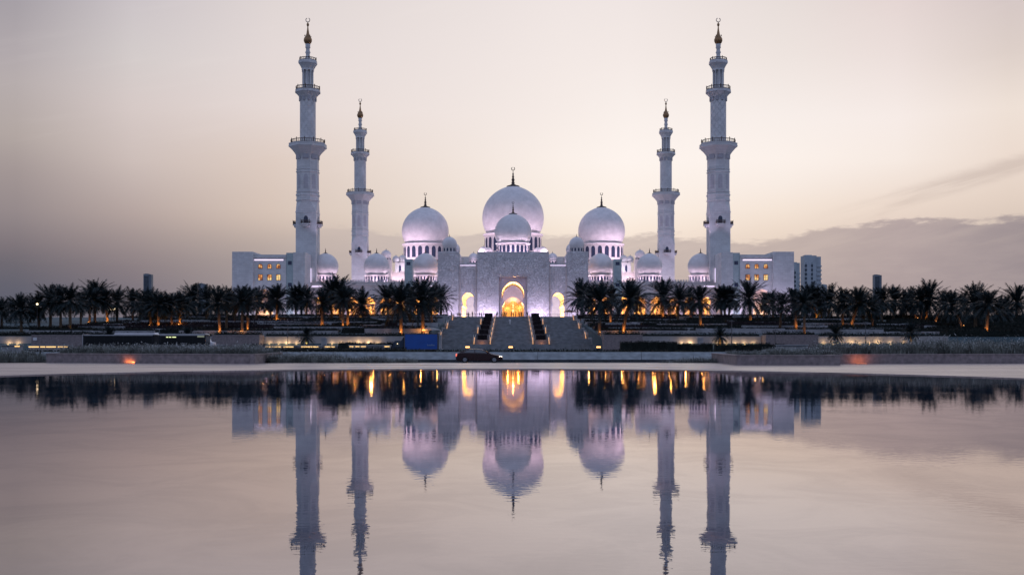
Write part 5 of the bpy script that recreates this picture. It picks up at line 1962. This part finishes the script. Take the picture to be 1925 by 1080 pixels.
def car():
    L_, Y = 4.78, 108.0
    zb = -0.65
    xc = wx(901, Y - 0.9)
    root = thing('car', (xc, Y, zb), 'maroon saloon car with glowing headlight driving right along the road', 'car')
    X = lambda f: xc + (f - 0.5) * L_
    body = [(0.005, .36), (0.0, .55), (0.005, .80), (0.02, .92), (0.09, 1.0), (0.20, 1.02), (0.66, .96), (0.74, .92), (0.84, .82), (0.93, .71), (0.985, .59), (1.0, .45), (0.99, .30), (0.93, .20)]

    def arch(c, r):
        return [(c + r / L_ * cos(pi * i / 10), 0.20 + r * sin(pi * i / 10) * 1.0) for i in range(11)]
    low = body + arch(0.815, 0.37) + arch(0.195, 0.37) + [(0.03, .22)]

    def slices(poly, ys, mat, name, parent):
        n = len(poly)
        m = MB()
        vs = []
        for (yy, fx, fz) in ys:
            for f, z in poly:
                ff = 0.5 + (f - 0.5) * fx
                vs.append((X(ff), Y + yy, zb + 0.62 + (z - 0.62) * fz))
        fs = []
        for k in range(len(ys) - 1):
            for i in range(n):
                j = (i + 1) % n
                fs.append((k * n + i, k * n + j, (k + 1) * n + j, (k + 1) * n + i))
        tris = tessellate_polygon([[Vector((f, z, 0)) for f, z in poly]])
        fs += [tuple(t) for t in tris] + [tuple((len(ys) - 1) * n + i for i in t) for t in tris]
        m.add(vs, fs)
        o = m.build(name, mat, parent)
        smooth_by_angle(o, 30)
        return o
    bo = slices(low, [(-0.90, .965, .90), (-0.87, .985, .97), (-0.70, 1, 1), (0.70, 1, 1), (0.87, .985, .97), (0.90, .965, .90)], M['carpaint'], 'body', root)
    roof = [(0.05, .97), (0.10, 1.08), (0.187, 1.26), (0.25, 1.35), (0.32, 1.405), (0.41, 1.42), (0.50, 1.39), (0.57, 1.315), (0.63, 1.19), (0.735, .92)]
    n = len(roof)
    m = MB()
    vs = []
    for yy, k in ((-0.74, 0.0), (-0.60, 1.0), (0.60, 1.0), (0.74, 0.0)):
        for f, z in roof:
            zz = z if k else 0.985 + (z - 0.985) * 0.965
            y2 = yy if k else yy - (0.10 if yy < 0 else -0.10) * (1 - (z - 1.0) / 0.42)
            vs.append((X(f), Y + y2, zb + zz))
    fs = [(k * n + i, k * n + i + 1, (k + 1) * n + i + 1, (k + 1) * n + i) for k in range(3) for i in range(n - 1)]
    fs += [tuple(range(n)), tuple(3 * n + i for i in range(n))]
    m.add(vs, fs)
    ro = m.build('roof', M['carpaint'], root)
    smooth_by_angle(ro, 35)
    for sg in (-1, 1):
        for pts in ([(0.17, 1.05), (0.225, 1.21), (0.31, 1.33), (0.395, 1.365), (0.395, 1.035)], [(0.415, 1.035), (0.415, 1.365), (0.495, 1.335), (0.55, 1.26), (0.60, 1.16), (0.665, 1.0)]):
            w = MB()
            vv = []
            for f, z in pts:
                yy = 0.745 + 0.10 * (1 - (z - 1.0) / 0.42) + 0.006
                vv.append((X(f), Y + sg * yy, zb + z))
            vv += [(x, y - sg * 0.03, z) for x, y, z in vv]
            k = len(pts)
            w.add(vv, [tuple(range(k)), tuple(range(2 * k - 1, k - 1, -1))] + [(i, (i + 1) % k, k + (i + 1) % k, k + i) for i in range(k)])
            w.build('side_window', M['glass'], root)
    for f0, z0, f1, z1, nm in ((0.735, .93, 0.575, 1.30, 'windscreen'), (0.055, .98, 0.187, 1.25, 'rear_window')):
        w = MB()
        e = 0.012 if nm == 'windscreen' else -0.012
        w.add([(X(f0) + e, Y - .66, zb + z0 + .02), (X(f0) + e, Y + .66, zb + z0 + .02), (X(f1) + e, Y + .56, zb + z1 + .01), (X(f1) + e, Y - .56, zb + z1 + .01)], [(0, 1, 2, 3)])
        w.build(nm, M['glass'], root)
    for f in (0.195, 0.815):
        for sg in (-1, 1):
            w = MB()
            yo = Y + sg * 0.80
            ring_ = [(0.20, -.10), (0.30, -.10), (0.325, -.06), (0.325, .06), (0.30, .10), (0.20, .10)]
            ns_ = 20
            vs = []
            for r_, oy in ring_:
                for k in range(ns_):
                    a = 2 * pi * k / ns_
                    vs.append((X(f) + r_ * cos(a), yo + oy, zb + 0.325 + r_ * sin(a)))
            w.add(vs, [(i * ns_ + k, i * ns_ + (k + 1) % ns_, (i + 1) * ns_ + (k + 1) % ns_, (i + 1) * ns_ + k) for i in range(5) for k in range(ns_)])
            wh = w.build('wheel', M['tyre'], root, True)
            w = MB()
            yf = yo + sg * 0.07
            hub = [(X(f) + 0.2 * cos(2 * pi * k / ns_), yf, zb + .325 + .2 * sin(2 * pi * k / ns_)) for k in range(ns_)]
            w.add(hub + [(x, yf - sg * .04, z) for x, y, z in hub], [tuple(range(ns_))] + [(i, (i + 1) % ns_, ns_ + (i + 1) % ns_, ns_ + i) for i in range(ns_)])
            for k in range(5):
                a = 2 * pi * k / 5
                w.tube([(X(f), yf + sg * .012, zb + .325), (X(f) + .19 * cos(a), yf + sg * .012, zb + .325 + .19 * sin(a))], .022, seg=4)
            w.build('rim', M['rim'], wh)
    for sg in (-1, 1):
        w = MB()
        w.add([(X(.915), Y + sg * .885, zb + .60), (X(.965), Y + sg * .84, zb + .55), (X(.985), Y + sg * .72, zb + .55), (X(.965), Y + sg * .74, zb + .66), (X(.92), Y + sg * .87, zb + .71)], [(0, 1, 2, 3, 4)])
        w.v = [(x + 0.02, y + sg * 0.03, z) for x, y, z in w.v]
        w.build('headlight', M['head'], root)
        w = MB().bbox(X(.004), X(.030), Y + sg * .80 - .10, Y + sg * .80 + .10, zb + .66, zb + .92, .01)
        w.build('taillight', M['tail'], root)
        MB().bbox(X(.665), X(.70), Y + sg * .93 - .09, Y + sg * .93 + .09, zb + .98, zb + 1.12, .02).build('side_mirror', M['carpaint'], root)
        MB().box(X(.43), X(.47), Y + sg * .895 - .012, Y + sg * .895 + .012, zb + .88, zb + .915).build('door_handle', M['trim'], root)
    MB().box(X(.27), X(.74), Y - .875, Y + .875, zb + .20, zb + .28).build('sill', M['trim'], root)
    lamp('SPOT', (X(1.0) + 0.2, Y - 0.6, zb + 0.66), 60, (1, 0.85, 0.65), root, 0.08, (X(1.0) + 9, Y - 0.6, zb), 50)


car()

# ------------------------------------------------------------------ blue truck


def truck():
    d = 170.0
    gz = -0.77
    x0, x1 = wx(760.5, d), wx(823, d)
    root = thing('truck', ((x0 + x1) / 2, d, gz), 'blue box truck parked before the staircase, cab on its left', 'truck')
    zt_, zb = wz(627, d), wz(656.5, d)
    MB().box(x0, x1, d, d + 2.4, zb, zt_).build('cargo_box', M['truckblue'], root)
    m = MB()
    for (a, b, c, e) in ((x0 - .05, x1 + .05, zt_ - .06, zt_ + .06), (x0 - .05, x1 + .05, zb - .06, zb + .06), (x0 - .05, x0 + .07, zb, zt_), (x1 - .07, x1 + .05, zb, zt_)):
        m.box(a, b, d - 0.04, d + 2.44, c, e)
    m.build('edge_frame', M['metal'], root)
    # lettering near the rear
    cu = bpy.data.curves.new('lettering', 'FONT')
    cu.body = 'koufloc'
    cu.size = 0.42
    cu.extrude = 0.01
    to = bpy.data.objects.new('lettering', cu)
    COL.objects.link(to)
    dg = bpy.context.evaluated_depsgraph_get()
    me = bpy.data.meshes.new_from_object(to.evaluated_get(dg))
    bpy.data.objects.remove(to)
    me.materials.clear()
    me.materials.append(pmat('pale_blue_lettering', (0.24, 0.36, 0.52), 0.5, 0, 0))
    lo = bpy.data.objects.new('lettering', me)
    COL.objects.link(lo)
    lo.parent = root
    lo.location = Vector((wx(803, d), d - 0.045, wz(649.5, d))) - root.location
    lo.rotation_euler = (pi / 2, 0, 0)
    # rear lift gate, seen edge-on right of the box
    MB().box(x1 + .12, x1 + .50, d + 0.1, d + 2.3, zb + .1, wz(629, d)).build('tail_lift', M['terrace'], root)
    MB().bbox(x1 + .10, x1 + .75, d + 0.1, d + 2.3, zb - .02, zb + .13, .03).build('bumper', M['buswhite'], root)
    # cab
    c0, c1 = wx(736.5, d), wx(758.5, d)
    zc = wz(640, d)
    cp = [(c0, gz + .45), (c0, gz + 1.1), (c0 + .25, zc - .35), (c0 + .55, zc), (c1, zc), (c1, gz + .45)]
    m = MB().prism([cp], d + .1, d + 2.3)
    m.box(c1, x0 - 0.06, d + .3, d + 2.1, gz + .5, gz + .8)
    cb = m.build('cab', M['cabblue'], root)
    MB().prism([[(c0 + .45, gz + 1.25), (c0 + .62, zc - .2), (c0 + 1.3, zc - .2), (c0 + 1.3, gz + 1.25)]], d + .06, d + .098).build('side_window', M['glass'], root)
    MB().lathe([(0, zc - .55), (.09, zc - .48), (0, zc - .40)], 8, c0 + 0.9, d + .02).build('cab_light', M['globe'], root)
    MB().prism([[(c1 - .4, zc + .002), (c1 - .1, zc + .55), (c1, zc + .6), (c1, zc + .002)]], d + .4, d + 2.0).build('wind_deflector', M['cabblue'], root)
    for x in (c0 + .75, x0 + 3.6, x1 - .9):
        for yy in (d + .02, d + 2.1):
            m = MB()
            k = 16
            a = [(x + .42 * cos(2 * pi * i / k), yy, gz + .42 + .42 * sin(2 * pi * i / k)) for i in range(k)]
            m.add(a + [(p[0], yy + .28, p[2]) for p in a], [tuple(range(k)), tuple(range(2 * k - 1, k - 1, -1))] + [(i, (i + 1) % k, k + (i + 1) % k, k + i) for i in range(k)])
            w = m.build('wheel', M['tyre'], root)
            a = [(x + .2 * cos(2 * pi * i / k), yy - .012, gz + .42 + .2 * sin(2 * pi * i / k)) for i in range(k)]
            MB().add(a + [(p[0], yy + .02, p[2]) for p in a], [tuple(range(k))] + [(i, (i + 1) % k, k + (i + 1) % k, k + i) for i in range(k)]).build('rim', M['rim'], w)


truck()

# ------------------------------------------------------------------ articulated bus and a white van


def bus():
    d = 156.0
    gz = -0.77
    X = lambda p: wx(p, d)
    root = thing('articulated_bus', (X(272), d, gz), 'long dark articulated bus with pale roof behind the tall grass at the left', 'bus')
    zt_ = wz(628.5, d)
    for a, b, nm in ((X(156), X(289), 'rear_section'), (X(298), X(386), 'front_section')):
        m = MB().bbox(a, b, d, d + 2.5, gz + .3, zt_, .12)
        s = m.build(nm, M['busdark'], root)
        MB().box(a + .15, b - .15, d - .012, d + 2.51, zt_ - .14, zt_ - .02).build('roof_edge', M['buswhite'], s)
        MB().box(a + .1, b - .1, d - .012, d - .002, gz + .4, gz + 1.15).build('lower_panel', M['buswhite'], s)
        n = 7 if nm[0] == 'r' else 4
        for i in range(n):
            w = (b - a - .6) / n
            x = a + .3 + w * i
            MB().box(x + .06, x + w - .06, d - .02, d - .003, gz + 1.35, zt_ - .3).build('window', M['busglass'], s)
        for x in ((a + 2.6, b - 1.6) if nm[0] == 'r' else (b - 2.4,)):
            for yy in (d - .01, d + 2.2):
                m = MB()
                k = 16
                q = [(x + .48 * cos(2 * pi * i / k), yy, gz + .48 + .48 * sin(2 * pi * i / k)) for i in range(k)]
                m.add(q + [(p[0], yy + .3, p[2]) for p in q], [tuple(range(k)), tuple(range(2 * k - 1, k - 1, -1))] + [(i, (i + 1) % k, k + (i + 1) % k, k + i) for i in range(k)])
                m.build('wheel', M['tyre'], root)
    MB().box(X(156) - .1, X(156) - .002, d + .02, d + 2.48, gz + .4, zt_ + .05).build('rear_panel', M['buswhite'], root)
    m = MB()
    for i in range(5):
        x = X(289) + (X(298) - X(289)) * i / 5
        m.box(x, x + (X(298) - X(289)) / 5 - .04, d + .1 + (i % 2) * .08, d + 2.4, gz + .5, zt_ - .1)
    m.build('bellows', M['trim'], root)
    m = MB().prism([[(X(212), zt_ + .002), (X(215), wz(625, d)), (X(288), wz(625, d)), (X(291), zt_ + .002)]], d + .3, d + 2.2)
    m.build('roof_unit', M['white'], root)
    MB().prism([[(X(299), zt_ + .002), (X(300), zt_ + .12), (X(384), zt_ + .12), (X(386), zt_ + .002)]], d + .3, d + 2.2).build('roof_unit', M['buswhite'], root)
    for a, b in ((312.5, 316.5), (318, 322), (324, 331)):
        MB().box(X(a), X(b), d - .03, d - .021, wz(634, d), wz(632.4, d)).build('saloon_light', M['busled'], root)
    MB().add([(X(386) + .01, d + .1, gz + 1.2), (X(386) + .01, d + 2.4, gz + 1.2), (X(386) + .01, d + 2.4, zt_ - .15), (X(386) + .01, d + .1, zt_ - .15)], [(0, 1, 2, 3)]).build('windscreen', M['glass'], root)
    MB().box(X(371), X(384), d - .03, d - .021, wz(633.5, d), wz(630.5, d)).build('destination_panel', pmat('destination_blind', (0.12, 0.13, 0.10), 0.4, 0, 0, emit=(0.6, 0.66, 0.45), es=0.25), root)


bus()


def van():
    d = 172.0
    gz = -0.77
    X = lambda p: wx(p, d)
    root = thing('van', (X(394), d, gz), 'small white van showing just right of the bus front', 'van')
    m = MB().prism([[(X(372), gz + .35), (X(372), wz(636, d)), (X(389), wz(636, d)), (X(392), wz(642, d)), (X(400), wz(643.2, d)), (X(401.5), gz + .9), (X(401.5), gz + .35)]], d, d + 1.9)
    m.build('body', M['white'], root)
    MB().prism([[(X(381), wz(642.5, d)), (X(381), wz(637.5, d)), (X(388.5), wz(637.5, d)), (X(391), wz(642.2, d))]], d - .02, d - .002).build('side_window', M['glass'], root)
    MB().bbox(X(399.6), X(401), d - .03, d + .2, wz(647, d), wz(645.6, d), .01).build('headlight', M['white'], root)
    for p in (376.5, 397):
        k = 16
        q = [(X(p) + .34 * cos(2 * pi * i / k), d - .01, gz + .34 + .34 * sin(2 * pi * i / k)) for i in range(k)]
        MB().add(q + [(a, d + .22, c) for a, b, c in q], [tuple(range(k)), tuple(range(2 * k - 1, k - 1, -1))] + [(i, (i + 1) % k, k + (i + 1) % k, k + i) for i in range(k)]).build('wheel', M['tyre'], root)


van()

# ------------------------------------------------------------------ planter walls and ornamental grass by the pool


def planter(pts, ztop, th, label, depth):
    """low granite wall following pts (x,y), returning backwards at both ends"""
    m = MB()
    a, b = Vector(pts[0] + (0,)), Vector(pts[-1] + (0,))
    line = [Vector((pts[0][0], pts[0][1] + depth, 0))] + [Vector(p + (0,)) for p in pts] + [Vector((pts[-1][0], pts[-1][1] + depth, 0))]
    for i in range(len(line) - 1):
        p, q = line[i], line[i + 1]
        d = (q - p).normalized()
        nrm = Vector((-d.y, d.x, 0))
        e = 0.0 if i in (0, len(line) - 2) else 0.0
        p2, q2 = p + d * (th * 0.0 + (0.002 if i else 0)), q - d * 0.002
        for z0, z1, o0, o1 in ((-0.3, ztop - .09, 0.0, th), (ztop - .088, ztop, -0.035, th + .03)):
            vs = [tuple(v) for v in (Vector((0, 0, z0)) + p2 + nrm * o0, Vector((0, 0, z0)) + q2 + nrm * o0, Vector((0, 0, z0)) + q2 + nrm * o1, Vector((0, 0, z0)) + p2 + nrm * o1)]
            m.add(vs + [(x, y, z1) for x, y, z in vs], [(0, 3, 2, 1), (4, 5, 6, 7), (0, 1, 5, 4), (1, 2, 6, 5), (2, 3, 7, 6), (3, 0, 4, 7)])
    o = m.build('planter_wall', M['pinkstone'])
    tag(o, label, 'planter wall', 'granite planter walls by the pool')
    return o


planter([(-34.4, 78.4), (-26.5, 76.0), (-18.05, 74.4)], 0.74, 0.35, 'low pink granite planter wall left of the pool with one glowing uplight', 9.0)
planter([(15.0, 71.4), (21.9, 71.2)], 0.72, 0.35, 'shorter low granite planter wall right of the pool, nearest the middle', 9.0)
planter([(21.4, 74.4), (30, 75.2), (52, 77.0)], 0.73, 0.35, 'longer low granite planter wall at the right edge with one glowing uplight', 9.0)
beds = MB().box(-34.0, -18.45, 79.0, 84.0, -0.3, 0.58).box(15.4, 21.3, 72.0, 80.0, -0.3, 0.58).box(23.4, 51.5, 77.6, 84.0, -0.3, 0.58)
beds.box(-60, -34.9, 79.5, 88, -1.2, 0.05).box(-18.0, -7.0, 77.4, 82, -1.2, -0.1).box(11, 15, 77.4, 82, -1.2, -0.1)
bv = [(-33.9, 78.7), (-26.5, 76.45), (-18.5, 74.95), (-18.5, 78.99), (-33.9, 78.99)]
beds.add([(x, y, z) for z in (-0.3, 0.45) for x, y in bv], [(5, 6, 7, 8, 9)] + [(i, (i + 1) % 5, 5 + (i + 1) % 5, 5 + i) for i in range(5)])
struct(beds, 'planting_bed', M['soil'])
for x, y, z, lb, pxo in ((wx(245, 76.4), 76.4, 0.06, 'recessed amber light glowing at the base of the left planter wall', 0), (wx(1618, 74.4), 74.35, 0.06, 'recessed amber light glowing at the base of the right planter wall', 0)):
    root = thing('recessed_light', (x, y, z), lb, 'recessed light', 'recessed lights at the planter walls')
    MB().box(x - .42, x + .42, y - .20, y - .04, 0.047, 0.075).build('frame', M['metal'], root)
    MB().box(x - .36, x + .36, y - .17, y - .07, 0.0752, 0.082).build('lens', M['hot'], root)
    lamp('AREA', (x, y - .22, 0.10), 8, (1.0, 0.24, 0.06), root, 0.8, (x, y + 0.02, 0.42), sy=0.06)


def grass(name_label, spots, n, hmin, hmax, seed, plume=0.3, lean=0.45, bushy=0.0):
    r = random.Random(seed)
    m = MB()
    tufts = []
    for _ in range(max(30, n // 55)):
        x0, x1, y0, y1, z0, hs = r.choice(spots)
        tufts.append((r.uniform(x0, x1), r.uniform(y0, y1), z0, hs * r.uniform(0.62, 1.08), r.uniform(0.15, 0.32)))
    for _ in range(n):
        cx, cy, z0, hs2, sg_ = r.choice(tufts)
        ox, oy = r.gauss(0, sg_), r.gauss(0, sg_ * 0.7)
        tx, ty_ = cx + ox, cy + oy
        a = math.atan2(oy, ox) + r.uniform(-0.8, 0.8)
        h = r.uniform(hmin, hmax) * hs2 * (1.0 - 0.35 * min(1.0, hypot(ox, oy) / (2.2 * sg_)))
        ln = r.uniform(0.15, lean + 0.25) * h
        w = r.uniform(0.012, 0.026)
        c, s_ = cos(a), sin(a)
        p0 = Vector((tx, ty_, z0 - 0.02))
        p1 = p0 + Vector((c * ln * .35, s_ * ln * .35, h * .6))
        p2 = p0 + Vector((c * ln, s_ * ln, h))
        sd = Vector((-s_, c, 0)) * w
        pl_ = r.random() < plume
        m.add([tuple(p0 - sd), tuple(p0 + sd), tuple(p1 + sd), tuple(p1 - sd), tuple(p2)], [(0, 1, 2, 3), (3, 2, 4)], 0)
        if pl_:
            p3 = p2 + Vector((c * .16, s_ * .16, .02 + r.uniform(-.1, .12))) * h * 1.2
            sd2 = Vector((-s_, c, 0)) * .03
            q = p2.lerp(p3, .45) + Vector((0, 0, .02))
            m.add([tuple(p2), tuple(q - sd2), tuple(p3), tuple(q + sd2)], [(0, 1, 2, 3)], 1)
    o = m.build('ornamental_grass', [M['grass'], M['plume']])
    return tag(o, name_label, 'grass', 'ornamental grass by the pool', 'stuff')


grass('feathery ornamental grass growing above the left planter wall', [(-22, -18.5, 75.8, 78, .45, 1), (-27, -22, 76.8, 79, .45, 1), (-34, -18.5, 79, 84, .58, 1), (-34, -18.5, 79, 84, .58, 1)], 26000, .55, .95, 1)
grass('tall dense grass on the long right planter', [(23.4, 51, 77.8, 84, .58, 1.35), (30, 51, 78.5, 84, .58, 1.55), (23.4, 34, 78, 82, .58, 1.0)], 34000, .55, 1.0, 2, .22)
grass('grass on the shorter right planter', [(15.5, 22.4, 73.5, 79.5, .58, .5), (18.5, 22.4, 74, 79.5, .58, .75)], 9000, .5, .95, 3)
grass('loose grass right of the left planter wall, before the parapet', [(-18.2, -13, 77.6, 81.5, -.1, 1.05), (-18, -9.5, 77.6, 81.5, -.1, .85), (-12, -7.4, 77.6, 80.5, -.1, .6)], 14000, .55, .95, 4)
grass('small grass clump left of the right planter wall', [(12.4, 14.9, 77.6, 80.5, -.1, .75), (11.2, 14.9, 77.6, 80, -.1, .45)], 3500, .5, .95, 5)
grass('dark shrubby grass at the far left edge', [(-52, -34.8, 79.6, 86, .05, 1.0), (-52, -38, 79.6, 86, .05, 1.2)], 16000, .55, .95, 6, .1)
